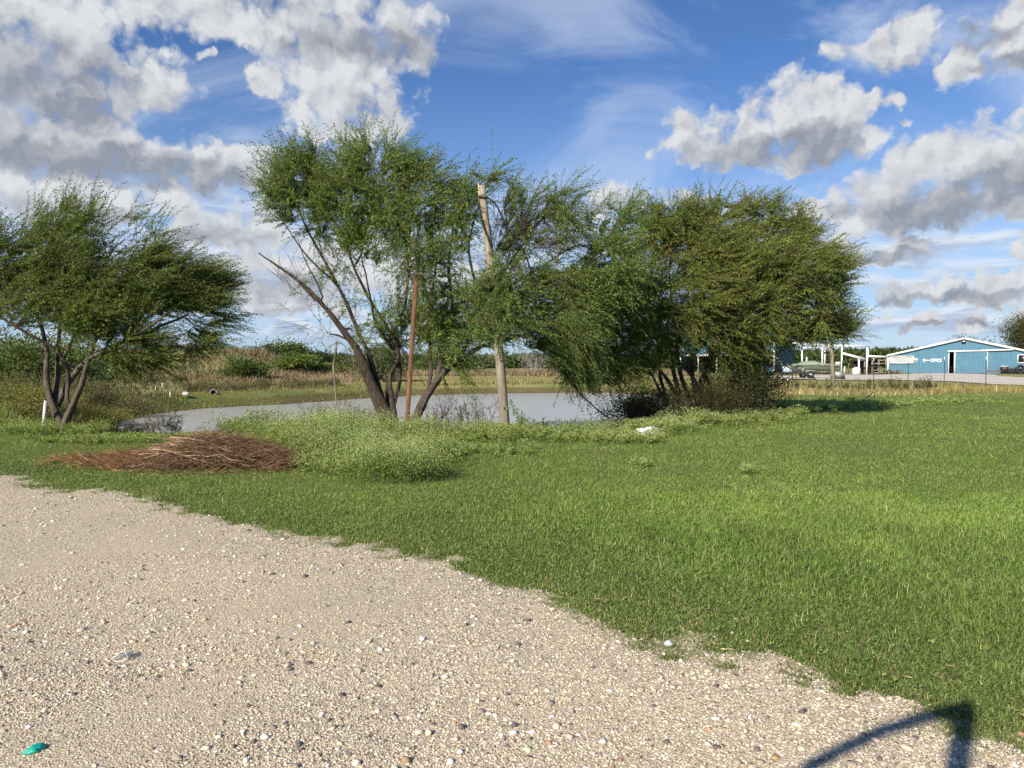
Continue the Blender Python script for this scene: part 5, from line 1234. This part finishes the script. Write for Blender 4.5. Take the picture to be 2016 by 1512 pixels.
def X_(px, Y=YO):
    k = (px - CX) / F / CP; return XPK + (k * YO - XPK) / (math.cos(RA) + k * math.sin(RA))
def Z_(py, Y=YO): return at(1000, py, Y)[2]
xl, xr, xp = X_(1748), X_(2046), X_(1896.5); ze, zp = Z_(699.5), Z_(667)
def roofz(x): return ze + (zp - ze) * (1 - abs(x - xp) / (xp - xl))
OF = thing('metal_shed', 'blue ribbed metal shed with white gable trim and painted OFFICE arrow', 'building', (xp, YO, 0)); OF.rotation_euler = (0, 0, -RA)
dl, dr_, dtop = X_(1867), X_(1878.5), Z_(693)
f0 = lambda t: GZ - .2
a = Acc(); nrm = (0, -1)
rib_wall(a, (xl, YO), (dl, YO), f0, lambda t: roofz(xl + t), nrm, BLUE)
rib_wall(a, (dl, YO), (dr_, YO), lambda t: dtop, lambda t: roofz(dl + t), nrm, BLUE)
rib_wall(a, (dr_, YO), (xp, YO), f0, lambda t: roofz(dr_ + t), nrm, BLUE)
rib_wall(a, (xp, YO), (xr, YO), f0, lambda t: roofz(xp + t), nrm, BLUE)
obj('front_wall', a, M_PAINT, OF)
a = Acc(); rib_wall(a, (xl, YO + 22), (xl, YO), f0, lambda t: ze, (-1, 0), BLUE); rib_wall(a, (xr, YO), (xr, YO + 22), f0, lambda t: ze, (1, 0), BLUE); rib_wall(a, (xr, YO + 22), (xl, YO + 22), f0, lambda t: roofz(xr - t), (0, 1), BLUE)
obj('side_walls', a, M_PAINT, OF)
a = Acc()
for sx, xe in ((-1, xl), (1, xr)):
    e = xe + sx * .15; v = [[e, YO - .25, roofz(e) + .05], [xp, YO - .25, zp + .05], [xp, YO + 22.2, zp + .05], [e, YO + 22.2, roofz(e) + .05]]
    v += [[k[0], k[1], k[2] + .05] for k in v]
    a.add(v, [[3, 2, 1, 0], [4, 5, 6, 7], [0, 1, 5, 4], [1, 2, 6, 5], [2, 3, 7, 6], [3, 0, 4, 7]], None, (0.6, 0.6, 0.6))
obj('roof', a, M_PAINT, OF)
a = Acc()
for sx, xe in ((-1, xl), (1, xr)):
    e = xe + sx * .15; a.beam((e, YO - .29, roofz(e) + .02), (xp + sx * .03, YO - .29, zp + .045), .06, .24, WHITE)
obj('gable_trim', a, M_PAINT, OF)
obj('corner_trim', Acc().box((xl - .02, YO - .06, (ze + GZ) / 2), (.20, .10, ze - GZ - .05), 0, WHITE), M_PAINT, OF)
# big sliding door and its rail
D = Acc(); rib_wall(D, (dr_, YO - .12), (X_(1943), YO - .12), lambda t: GZ + .05, lambda t: Z_(692.3), nrm, BLUE, .26)
Dr = obj('sliding_door', D, M_PAINT, OF)
a = Acc()
a.box((dr_, YO - .14, (Z_(692) + GZ) / 2), (.14, .06, Z_(692) - GZ), 0, WHITE); a.box(((dr_ + X_(1943)) / 2, YO - .14, Z_(692.6)), (X_(1943) - dr_ - .2, .05, .08), 0, (0.6, 0.65, 0.68)); a.box((X_(1943), YO - .14, (Z_(692) + GZ) / 2), (.07, .06, Z_(692) - GZ), 0, (0.6, 0.65, 0.68))
fr = bpy.data.objects.new('door_frame', a.mesh('door_frame', OF['_org'])); COL.objects.link(fr); fr.data.materials.append(M_PAINT); fr.parent = Dr; fr['_org'] = OF['_org']
a = Acc(); a.box((X_(1882), YO - .2, Z_(723)), (.22, .05, .05), 0, WHITE)
hd = bpy.data.objects.new('handle', a.mesh('handle', OF['_org'])); COL.objects.link(hd); hd.data.materials.append(M_PAINT); hd.parent = Dr; hd['_org'] = OF['_org']
a = Acc(); a.beam((X_(1864.5), YO - .22, Z_(691.5)), (X_(1930), YO - .22, Z_(690.6)), .12, .16, WHITE); a.beam((X_(1929), YO - .215, Z_(690.2)), (X_(1993), YO - .215, Z_(688.9)), .12, .18, WHITE)
obj('door_rail', a, M_PAINT, OF)
obj('door_jamb', Acc().box((dl, YO - .05, (dtop + GZ) / 2), (.1, .08, dtop - GZ), 0, WHITE), M_PAINT, OF)
# interior clutter seen through the gap
obj('inner_shelf', Acc().box((dl + .5, YO + 6, .5), (.6, .4, 1.0), 0, (0.15, 0.1, 0.07)), M_WOODP, OF)
# window
wx0, wx1, wz0, wz1 = X_(2003), X_(2027), Z_(714), Z_(699)
a = Acc(); wt = .09
a.box(((wx0 + wx1) / 2, YO - .06, wz1), (wx1 - wx0 + wt, .08, wt), 0, WHITE); a.box(((wx0 + wx1) / 2, YO - .06, wz0), (wx1 - wx0 + wt, .08, wt), 0, WHITE)
a.box((wx0, YO - .055, (wz0 + wz1) / 2), (wt, .07, wz1 - wz0 - wt), 0, WHITE); a.box((wx1, YO - .055, (wz0 + wz1) / 2), (wt, .07, wz1 - wz0 - wt), 0, WHITE); a.box(((wx0 + wx1) / 2, YO - .055, (wz0 + wz1) / 2), (.05, .05, wz1 - wz0 - wt), 0, (0.3, 0.3, 0.3))
wn = obj('window', a, M_PAINT, OF)
m, nt, p, out = mat_base('dark_glass'); p.inputs['Base Color'].default_value = (0.02, 0.022, 0.025, 1); p.inputs['Roughness'].default_value = .15; M_GLASS = m
a = Acc().box(((wx0 + wx1) / 2, YO - .040, (wz0 + wz1) / 2), (wx1 - wx0, .02, wz1 - wz0)); gl = bpy.data.objects.new('pane', a.mesh('pane', OF['_org'])); COL.objects.link(gl); gl.data.materials.append(M_GLASS); gl.parent = wn; gl['_org'] = OF['_org']
# flood lamp
c = np.array([X_(1895.5), YO - .22, Z_(672.5)])
lp = obj('flood_lamp', Acc().box(c, (.42, .26, .26), 0, (0.03, 0.03, 0.03)), M_PAINT, OF)
a = Acc().box(c + np.array([.0, -.14, .02]), (.32, .03, .12), 0, (0.75, 0.76, 0.78)); gl = bpy.data.objects.new('lens', a.mesh('lens', OF['_org'])); COL.objects.link(gl); gl.data.materials.append(M_PAINT); gl.parent = lp; gl['_org'] = OF['_org']
# painted arrow, lettering and the small sign
yy = YO - .036
def flat(name, polys, mat=M_PAINT, col=WHITE, y=yy, th=.008):
    a = Acc()
    for pl in polys:
        pl = [(X_(u), Z_(v_)) for u, v_ in pl]; n = len(pl); v = [[u, y, w] for u, w in pl] + [[u, y + th, w] for u, w in pl]
        a.add(v, [[i, (i + 1) % n, (i + 1) % n + n, i + n] for i in range(n)], [[0, i, i + 1] for i in range(1, n - 1)] + [[n, n + i + 1, n + i] for i in range(1, n - 1)], col)
    return obj(name, a, mat, OF)
flat('painted_arrow', [[(1814.3, 709), (1820.5, 705.2), (1821.4, 706.4), (1816.8, 709.2)], [(1814.3, 709), (1816.8, 709.0), (1821.4, 712), (1820.4, 713.2)], [(1816, 708.3), (1830, 708.2), (1830, 709.7), (1816, 709.8)]])
flat('painted_notice', [[(1799, 705.2), (1805.8, 705.2), (1805.8, 708.8), (1799, 708.8)], [(1801, 710.8), (1805.8, 710.8), (1805.8, 711.8), (1801, 711.8)]])
cu = bpy.data.curves.new('office', 'FONT'); cu.body = 'OFFICE'; cu.align_x = 'LEFT'; cu.size = 1.0; cu.extrude = .008; cu.offset = .022; cu.space_character = 1.06
to = bpy.data.objects.new('office_text', cu); COL.objects.link(to)
bpy.context.view_layer.update()
dg = bpy.context.evaluated_depsgraph_get(); me = bpy.data.meshes.new_from_object(to.evaluated_get(dg)); COL.objects.unlink(to); bpy.data.objects.remove(to)
v = np.array([list(k.co) for k in me.vertices]); mn, mx = v.min(0), v.max(0)
x0_, x1_, z0_, z1_ = X_(1831), X_(1853.2), Z_(712.8), Z_(706)
for k, vert in enumerate(me.vertices):
    u = (v[k] - mn) / (mx - mn); vert.co = (x0_ + u[0] * (x1_ - x0_) - xp, yy - .004 - YO + (.5 - u[2]) * .012, z0_ + u[1] * (z1_ - z0_))
ca = me.color_attributes.new('col', 'FLOAT_COLOR', 'POINT'); ca.data.foreach_set('color', np.tile([.85, .85, .85, 1.0], len(me.vertices)).astype(np.float32))
lt_ = bpy.data.objects.new('office_lettering', me); COL.objects.link(lt_); me.materials.clear(); me.materials.append(M_PAINT); lt_.parent = OF
# banner board
bx0, bx1, bz0, bz1 = X_(1751.5), X_(1798), Z_(715), Z_(701)
B_ = thing('banner_board', 'faded white banner stretched in a white frame at the left end of the blue shed', 'banner', ((bx0 + bx1) / 2, YO - .1, bz0))
gx_ = np.linspace(bx0, bx1, 40); gz_ = np.linspace(bz0, bz1, 12); Xg, Zg = np.meshgrid(gx_, gz_)
i = (np.arange(11)[:, None] * 40 + np.arange(39)[None]); wob = .05 * np.sin(Xg * 3 + Zg * 5) * fbm(Xg, Zg, 1.2, 2)
obj('cloth', Acc().add(np.stack([Xg, YO - .10 - wob, Zg], -1).reshape(-1, 3), np.stack([i, i + 1, i + 41, i + 40], -1).reshape(-1, 4), None, (0.40, 0.40, 0.41)), M_PAINT, B_, smooth=True)
a = Acc()
for z_ in (bz0, bz1): a.box(((bx0 + bx1) / 2, YO - .17, z_), (bx1 - bx0 + .1, .06, .09), 0, WHITE)
for x_ in (bx0, bx1): a.box((x_, YO - .165, (bz0 + bz1) / 2), (.09, .05, bz1 - bz0 - .1), 0, WHITE)
obj('frame', a, M_PAINT, B_)
_dx, _dy = (bx0 + bx1) / 2 - xp, -.1
B_.location = (xp + _dx * math.cos(RA) + _dy * math.sin(RA), YO - _dx * math.sin(RA) + _dy * math.cos(RA), bz0); B_.rotation_euler = (0, 0, -RA)

# ------------------------------------------------------------------ big blue building behind the broad tree
Y2 = 92.0; C2 = at(1524, 734, Y2); C2[2] = -.1
dL = np.array([-.90, .436]); dR = np.array([.436, .90]); LL, LR = 11.5, 26.0; H2 = at(1524, 652, Y2)[2]; HB = at(1524, 699, Y2)[2]
B2 = thing('metal_barn', 'tall blue metal building with open dark bays, mostly hidden behind the broad tree', 'building', (C2[0], C2[1], 0))
c2 = C2[:2]; e1 = c2 + dL * LL; e2 = c2 + dR * LR; e3 = e1 + dR * LR
a = Acc(); nL = np.array([-.436, -.90]); nR = np.array([.90, -.436])
rib_wall(a, e1, c2, lambda t: HB, lambda t: H2, nL, (0.115, 0.27, 0.37), .3)  # sunlit face: its brightness is painted in as a paler blue
obj('bay_fascia', a, M_PAINT, B2)
a = Acc(); rib_wall(a, c2, e2, lambda t: -.2, lambda t: H2, nR, BLUE, .3); rib_wall(a, e2, e3, lambda t: -.2, lambda t: H2, dR, BLUE, .3); rib_wall(a, e3, e1, lambda t: -.2, lambda t: H2, dL, BLUE, .3)
obj('wall', a, M_PAINT, B2)
mid = (c2 + e1) / 2; mid2 = (e2 + e3) / 2
a = Acc()
for p_, p2_ in ((c2, e2), (e1, e3)):
    s_ = 1 if p_ is c2 else 1
    v = [[*(p_ + nL * .3), H2 + .05], [*(mid + nL * .3), H2 + .7], [*(mid2 - nL * .3), H2 + .7], [*(p2_ - nL * .3), H2 + .05]]; v += [[k[0], k[1], k[2] + .08] for k in v]
    a.add(v, [[0, 1, 2, 3], [4, 5, 6, 7], [0, 1, 5, 4], [3, 2, 6, 7], [0, 3, 7, 4]], None, (0.62, 0.64, 0.66))
obj('roof', a, M_PAINT, B2)
a = Acc().add([[*(e1 + nL * .01), H2], [*(c2 + nL * .01), H2], [*(mid + nL * .01), H2 + .65]], None, [[0, 1, 2]], (0.115, 0.27, 0.37)); obj('gable', a, M_PAINT, B2)  # gable shares the paler blue painted for the sunlit face
def B3(p, z): return np.array([p[0], p[1], z])
a = Acc(); a.beam(B3(e1 + nL * .12, H2 + .05), B3(mid + nL * .12, H2 + .75), .08, .25, WHITE); a.beam(B3(mid + nL * .12, H2 + .75), B3(c2 + nL * .12, H2 + .05), .08, .25, WHITE); a.beam(B3(e1 + nL * .1, HB), B3(c2 + nL * .1, HB), .08, .22, WHITE)
obj('white_trim', a, M_PAINT, B2)
for k in range(6):
    q_ = c2 + dL * LL * k / 5 + nL * .06
    obj('bay_post', Acc().box((q_[0], q_[1], (HB + 0) / 2 if k else H2 / 2), (.24 if k == 0 else .16, .16, HB if k else H2), math.atan2(dL[1], dL[0]), WHITE), M_PAINT, B2)
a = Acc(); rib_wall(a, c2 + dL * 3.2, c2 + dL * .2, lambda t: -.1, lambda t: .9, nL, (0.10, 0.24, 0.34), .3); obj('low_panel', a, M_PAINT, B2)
for k, (s0, s1_) in enumerate([(3.0, 4.1), (12., 13.2)]):
    q0 = c2 + dR * s0 + nR * .05; q1 = c2 + dR * s1_ + nR * .05
    w_ = obj('door', Acc().beam(B3(q0, 1.05), B3(q1, 1.05), .06, 2.1, (0.03, 0.035, 0.04)), M_PAINT, B2)
dwn = c2 + dR * 1.6 + nR * .12; obj('downpipe', Acc().beam(B3(dwn, 0), B3(dwn, H2 - .2), .12, .12, WHITE), M_PAINT, B2)
q_ = c2 + dR * .3 + nR * 1.6
tag(obj('utility_box', Acc().box((q_[0], q_[1], .45), (1.3, .7, .9), .2, (0.42, 0.50, 0.55)).box((q_[0], q_[1], .93), (1.36, .76, .05), .2, (0.5, 0.56, 0.6)), M_PAINT, org=(q_[0], q_[1], 0)), 'low pale grey box at the corner of the tall blue building', 'box')

# white pipe frame
YF = 88.0
def Pp_(px, py, Y=YF): return at(px, py, Y)
PF = thing('pipe_frame', 'tall white pipe frame standing bare between the two blue buildings', 'frame', (Pp_(1657, 730)[0], YF, 0))
def post(px, pyt, Y=YF, w=.16, name='post', par=None, col=WHITE):
    t_ = Pp_(px, pyt, Y); return obj(name, Acc().box((t_[0], Y, (t_[2] - .1) / 2), (w, w, t_[2] + .1), 0, col), M_PAINT, par or PF)
for px, pyt, Y, w in [(1619, 682, 88, .16), (1657.5, 682, 88, .16), (1707, 682, 88, .16), (1579, 685, 94, .16), (1624, 683, 95, .14), (1709.5, 683, 95, .14), (1588, 703, 90, .14), (1593.5, 712, 90, .16)]: post(px, pyt, Y, w)
a = Acc(); a.beam(Pp_(1560, 675.5), Pp_(1621, 680), .16, .2, WHITE); a.beam(Pp_(1618, 681), Pp_(1708.5, 681.5), .18, .22, WHITE); a.beam(Pp_(1575, 684.5, 94), Pp_(1625, 684.5, 94), .14, .16, WHITE); a.beam(Pp_(1605, 678, 95), Pp_(1711, 681.5, 95), .14, .16, WHITE)
a.beam(Pp_(1707, 681.5), Pp_(1710, 682, 95), .12, .14, WHITE)
obj('top_beam', a, M_PAINT, PF)
obj('slanted_beam', Acc().beam(Pp_(1657, 695), Pp_(1702, 707), .2, .24, WHITE), M_PAINT, PF)
post(1691, 706, 88, .16); obj('low_beam', Acc().beam(Pp_(1705.5, 701), Pp_(1747, 702.5), .14, .2, WHITE), M_PAINT, PF)
# lean-to with shelves
xa, xb = at(1699, 700, 90)[0], at(1746, 700, 90)[0]
LT = thing('open_shed', 'open wooden lean-to with shelves and a dark slanted roof against the blue shed', 'shed', ((xa + xb) / 2, 90, 0))
WD = (0.30, 0.24, 0.19)
z0_, z1_ = at(1699, 710.5, 90)[2], at(1746, 702.8, 90)[2]
a = Acc(); v = [[xa - .4, 89.5, z0_], [xb, 89.5, z1_], [xb, 92.5, z1_], [xa - .4, 92.5, z0_]]; v += [[k[0], k[1], k[2] + .10] for k in v]
obj('roof', a.add(v, [[0, 1, 2, 3], [4, 7, 6, 5], [0, 4, 5, 1], [1, 5, 6, 2], [2, 6, 7, 3], [3, 7, 4, 0]], None, (0.10, 0.085, 0.075)), M_WOODP, LT)
obj('back_wall', Acc().box(((xa + xb) / 2, 92.4, .8), (xb - xa, .05, 1.7), 0, (0.07, 0.06, 0.055)), M_WOODP, LT)
for px in (1700, 1715, 1728, 1742):
    x_ = at(px, 700, 90)[0]; zt = z0_ + (z1_ - z0_) * (x_ - xa + .4) / (xb - xa + .4)
    obj('upright', Acc().box((x_, 89.7, zt / 2), (.12, .12, zt), 0, WD), M_WOODP, LT)
for z_, p0_, p1_ in ((.35, 1715, 1728), (.8, 1715, 1728), (1.15, 1715, 1744), (.05, 1715, 1742), (1.55, 1728, 1744)):
    obj('shelf', Acc().box(((at(p0_, 700, 90)[0] + at(p1_, 700, 90)[0]) / 2, 90.2, z_ + .1), (at(p1_, 700, 90)[0] - at(p0_, 700, 90)[0], .9, .09), 0, (0.36, 0.30, 0.25)), M_WOODP, LT)
c = at(1686, 725, 88); c[2] = 0
T = thing('water_tank', 'white plastic tank on the ground left of the open wooden lean-to', 'tank', c)
obj('tank_shell', Acc().lathe(c, [(.001, 0), (.42, .0), (.45, .06), (.45, .62), (.38, .74), (.12, .80), (.001, .80)], 18, (0.75, 0.76, 0.76)), M_PLAST, T, smooth=True)
obj('lid', Acc().lathe(c + np.array([0, 0, .80]), [(.12, 0), (.12, .05), (.001, .06)], 12, (0.6, 0.6, 0.6)), M_PLAST, T)
for px, h_, col, lb in ((1662.5, .85, WHITE, 'short white post in the strip behind the pale yard'), (1670.5, 1.35, (0.16, 0.11, 0.07), 'brown wooden post in the strip behind the pale yard')):
    c = at(px, 730, 96); c[2] = 0; tag(obj('yard_post', Acc().tube([c, c + np.array([0, 0, h_ * .5]), c + np.array([.02, 0, h_])], [.08, .085, .075], 8, col, True, .05, rng), M_WOODP, org=c), lb, 'post')

# ------------------------------------------------------------------ boat, trailer, ramp, scrap and machinery
YB = 63.0; bc_ = gpos(1580, YB)
def hull(L, Wd, H, c, col, n=14, k=9):
    v = []
    for i in range(n):
        t_ = i / (n - 1); w = Wd / 2 * (1 - max(0, (t_ - .55) / .45) ** 2.2) * (.9 + .1 * min(1, t_ * 4)); sheer = H * (1 + .25 * max(0, t_ - .4) ** 1.5); keel = H * .55 * max(0, (t_ - .7) / .3) ** 2
        for j in range(k):
            s = j / (k - 1) * 2 - 1; yq = s * w * (1 - .25 * 0); zq = keel + (sheer - keel) * abs(s) ** 2.4
            v.append([c[0] - t_ * L + L / 2, c[1] + yq, c[2] + zq])
    q = [[i * k + j, i * k + j + 1, (i + 1) * k + j + 1, (i + 1) * k + j] for i in range(n - 1) for j in range(k - 1)]
    return Acc().add(v, q, [[0, j, j + 1] for j in range(1, k - 1)], col)
T = thing('boat', 'olive green boat under a slack cover, parked beyond the wire fence', 'boat', bc_)
hb = bc_ + np.array([.9, 0, .62]); obj('hull', hull(3.8, 1.5, .55, hb, (0.20, 0.24, 0.17)), M_PAINT, T, smooth=True)
n_ = 22; Xg, Yg = np.meshgrid(np.linspace(-1.85, 1.85, n_), np.linspace(-.78, .78, 11)); Zg = .60 + .30 * np.exp(-((Xg + .3) / 1.0) ** 2) * (1 - (Yg / .9) ** 2) + .06 * (fbm(Xg, Yg, 2.2, 2) - .5) - .12 * (np.abs(Yg) > .7)
i = (np.arange(10)[:, None] * n_ + np.arange(n_ - 1)[None]); obj('cover', Acc().add(np.stack([Xg + hb[0], Yg * (1 - .35 * np.clip(-Xg - .6, 0, 1.3)) + hb[1], Zg + hb[2]], -1).reshape(-1, 3), np.stack([i, i + 1, i + n_ + 1, i + n_], -1).reshape(-1, 4), None, (0.27, 0.31, 0.22)), M_PAINT, T, smooth=True)
obj('outboard_motor', Acc().box(hb + np.array([2.0, 0, .55]), (.32, .3, .5), 0, (0.55, 0.56, 0.55)).box(hb + np.array([2.05, 0, .1]), (.14, .12, .7), 0, (0.2, 0.2, 0.2)), M_PLAST, T)
T = thing('boat_trailer', 'low dark steel trailer carrying the green boat', 'trailer', bc_)
a = Acc()
for s in (-.6, .6): a.beam(bc_ + np.array([2.6, s, .48]), bc_ + np.array([-1.2, s, .48]), .08, .12, (0.05, 0.045, 0.045)); a.beam(bc_ + np.array([-1.2, s, .48]), bc_ + np.array([-3.2, 0, .46]), .08, .12, (0.05, 0.045, 0.045))
for x_ in (-.8, .6, 2.3): a.beam(bc_ + np.array([x_, -.6, .50]), bc_ + np.array([x_, .6, .50]), .07, .07, (0.06, 0.05, 0.05))
obj('chassis', a, M_METAL, T)
def torus(c, R, r, ax='y', col=(0.03, 0.03, 0.03), k=22, squash=1.0):
    an = np.linspace(0, 2 * math.pi, k + 1); 
    pts = [c + (np.array([math.cos(t_) * R, 0, math.sin(t_) * R]) if ax == 'y' else np.array([0, math.cos(t_) * R, math.sin(t_) * R]) if ax == 'x' else np.array([math.cos(t_) * R, math.sin(t_) * R, 0])) for t_ in an]
    return Acc().tube(pts, r, 9, col, False)
def wheel(par, c, R, r, rim=(0.55, 0.55, 0.55)):
    w = obj('wheel', Acc().lathe(c, [(.001, -r * .6), (R * .62, -r * .7), (R * .62, r * .7), (.001, r * .6)], 16, rim, np.array(Matrix.Rotation(math.pi / 2, 3, 'X'))), M_METAL, par)
    t_ = obj('tyre', torus(c, R - r, r), M_BLACK, par, smooth=True); t_.parent = w; return w
for s in (-.8, .8): wheel(T, bc_ + np.array([.3, s, .32]), .32, .11)
obj('mudguard', Acc().box(bc_ + np.array([.3, -.82, .70]), (.8, .24, .04), 0, (0.5, 0.5, 0.5)), M_METAL, T)
T = thing('loading_ramp', 'pair of long dark rails propped up at a slant in front of the boat', 'ramp', gpos(1600, 61))
for dy in (0, .55):
    p0_ = at(1548, 716.5 + dy * 9, 60.6 - dy); p1_ = at(1603, 743.0 + dy * 3, 60.6 - dy); a = Acc(); a.beam(p0_, p1_, .07, .10, (0.09, 0.08, 0.075)); obj('rail', a, M_METAL, T)
a = Acc()
for k in range(8):
    f_ = k / 8 + .06; p0_ = at(1548, 716.5, 60.6) * (1 - f_) + at(1603, 743, 60.6) * f_; p1_ = at(1548, 721.5, 60.05) * (1 - f_) + at(1603, 744.6, 60.05) * f_; a.beam(p0_, p1_, .05, .05, (0.06, 0.055, 0.05))
obj('rungs', a, M_METAL, T)
obj('prop_leg', Acc().beam(at(1560, 722, 60.3), at(1560, 748, 60.3), .07, .07, (0.06, 0.05, 0.05)), M_METAL, T)
c = gpos(1648, 61); a = Acc()
T = thing('engine_block', 'grey machine part resting on dark blocks right of the thick wooden post', 'machine part', c)
obj('casing', Acc().box(c + np.array([.1, 0, .45]), (.55, .4, .35), .3, (0.42, 0.43, 0.43)).tube([c + np.array([-.2, 0, .5]), c + np.array([.55, 0, .42])], [.2, .16], 10, (0.4, 0.41, 0.4)), M_METAL, T)
obj('wooden_block', Acc().box(c + np.array([.1, 0, .13]), (.9, .4, .26), .1, (0.08, 0.06, 0.05)), M_WOODP, T)
# scrap by the corner of the shed
c = at(1752, 734, 91); c[2] = 0; T = thing('scrap_machinery', 'rusty row of machine parts on the ground at the left corner of the blue shed', 'scrap', c)
for k in range(11):
    o_ = c + np.array([-1.1 + .24 * k + rng.normal(0, .05), rng.normal(0, .3), 0]); kind = k % 3
    if kind == 0: a = torus(o_ + np.array([0, 0, .28]), .20, .05, 'x', (0.20, 0.10, 0.05), 14); nm = 'gear_wheel'
    elif kind == 1: a = Acc().tube([o_ + np.array([-.15, 0, .05]), o_ + np.array([.0, 0, .45]), o_ + np.array([.2, .1, .30])], [.06, .05, .04], 6, (0.34, 0.19, 0.09)); nm = 'bent_arm'
    else: a = Acc().box(o_ + np.array([0, 0, .18]), (.26, .3, .34), rng.uniform(0, 1), (0.10, 0.07, 0.055)); nm = 'gearbox'
    obj(nm, a, M_METAL, T)
c = at(1975, 732, 91.5); c[2] = 0; T = thing('farm_implement', 'rusty low implement with engine and white hood parked before the shed window', 'farm machine', c)
obj('drawbar', Acc().beam(c + np.array([-1.9, 0, .30]), c + np.array([.4, 0, .38]), .2, .14, (0.22, 0.09, 0.06)).beam(c + np.array([-1.9, .3, .30]), c + np.array([.4, .3, .38]), .1, .12, (0.20, 0.09, 0.06)), M_METAL, T)
obj('engine', Acc().box(c + np.array([.25, .1, .62]), (.65, .5, .42), 0, (0.10, 0.07, 0.06)).tube([c + np.array([.0, -.1, .5]), c + np.array([.0, -.1, 1.0])], [.05, .04], 7, (0.08, 0.07, 0.06)), M_METAL, T)
obj('hood', Acc().box(c + np.array([.2, .1, .92]), (.85, .55, .09), 0, (0.62, 0.62, 0.6)), M_PAINT, T)
obj('axle', Acc().beam(c + np.array([.5, 0, .42]), c + np.array([1.6, 0, .36]), .22, .22, (0.06, 0.05, 0.05)), M_METAL, T)
for px, R, dy, lb in ((1990, .34, 0, 'black tyre leaning on the implement axle, smallest of the three'), (2000, .40, .2, 'black tyre standing between the other two by the shed window'), (2009, .56, -.1, 'largest black tyre under the shed window')):
    c = at(px, 732, 90.8 + dy); c[2] = 0
    tag(obj('tractor_tyre', torus(c + np.array([0, 0, R]), R * .72, R * .28, 'y', (0.028, 0.028, 0.028)), M_BLACK, org=c, smooth=True), lb, 'tyre', 'tyres under the shed window')

# ------------------------------------------------------------------ trees behind the yard and the far woods
for px, pyt, Y, w_, nl_, sd_, lb in ((2040, 612, 118, 9.5, 30000, 801, 'big dark tree rising behind the right end of the blue shed'), (1912, 660, 122, 7.5, 5000, 802, 'thin tree top showing above the ridge of the blue shed')):
    b = at(px, 700, Y); b[2] = 0; h_ = at(px, pyt, Y)[2]
    bush('yard_tree', lb, 'tree', b, w_, h_ * 1.04, sd_, nl_, .30, [(0.08, 0.10, 0.03), (0.11, 0.125, 0.04), (0.09, 0.08, 0.045)], None, part='crown', ncl=34, trunkH=.15, cr=.22)
rng = np.random.default_rng(90); a = Acc()
N = 70000; azp = rng.uniform(-.62, .80, N) if False else rng.uniform(-.95, 1.0, N); Y = 158 + 26 * rng.random(N); X = azp * Y
hh = 3.4 + 2.6 * fbm(X, X * 0 + 3, .045, 3) - 1.2 + .8 * (fbm(X, Y, .25, 2) - .5); hh = hh * (1 - .42 * smooth(-azp, -.45, .05)); hh = np.maximum(hh, .8)
Z = hh * rng.random(N) ** .6
p_ = np.stack([X, Y, Z], 1); d = unit(rng.normal(size=(N, 3)) + np.array([0, 0, .3])); sd = unit(np.cross(d, rng.normal(size=(N, 3))))
a.leaves(p_, d, sd, rng.uniform(.6, 1.5, N), rng.uniform(.35, .8, N), pal(rng, N, [(0.075, 0.11, 0.03), (0.10, 0.13, 0.035), (0.055, 0.085, 0.03)], None, .15) * (.7 + .6 * fbm(X, Z, .15, 2))[:, None])
tag(obj('far_woods', a, M_LEAF), kind='stuff')

for o in COL.objects:
    if '_org' in o: del o['_org']
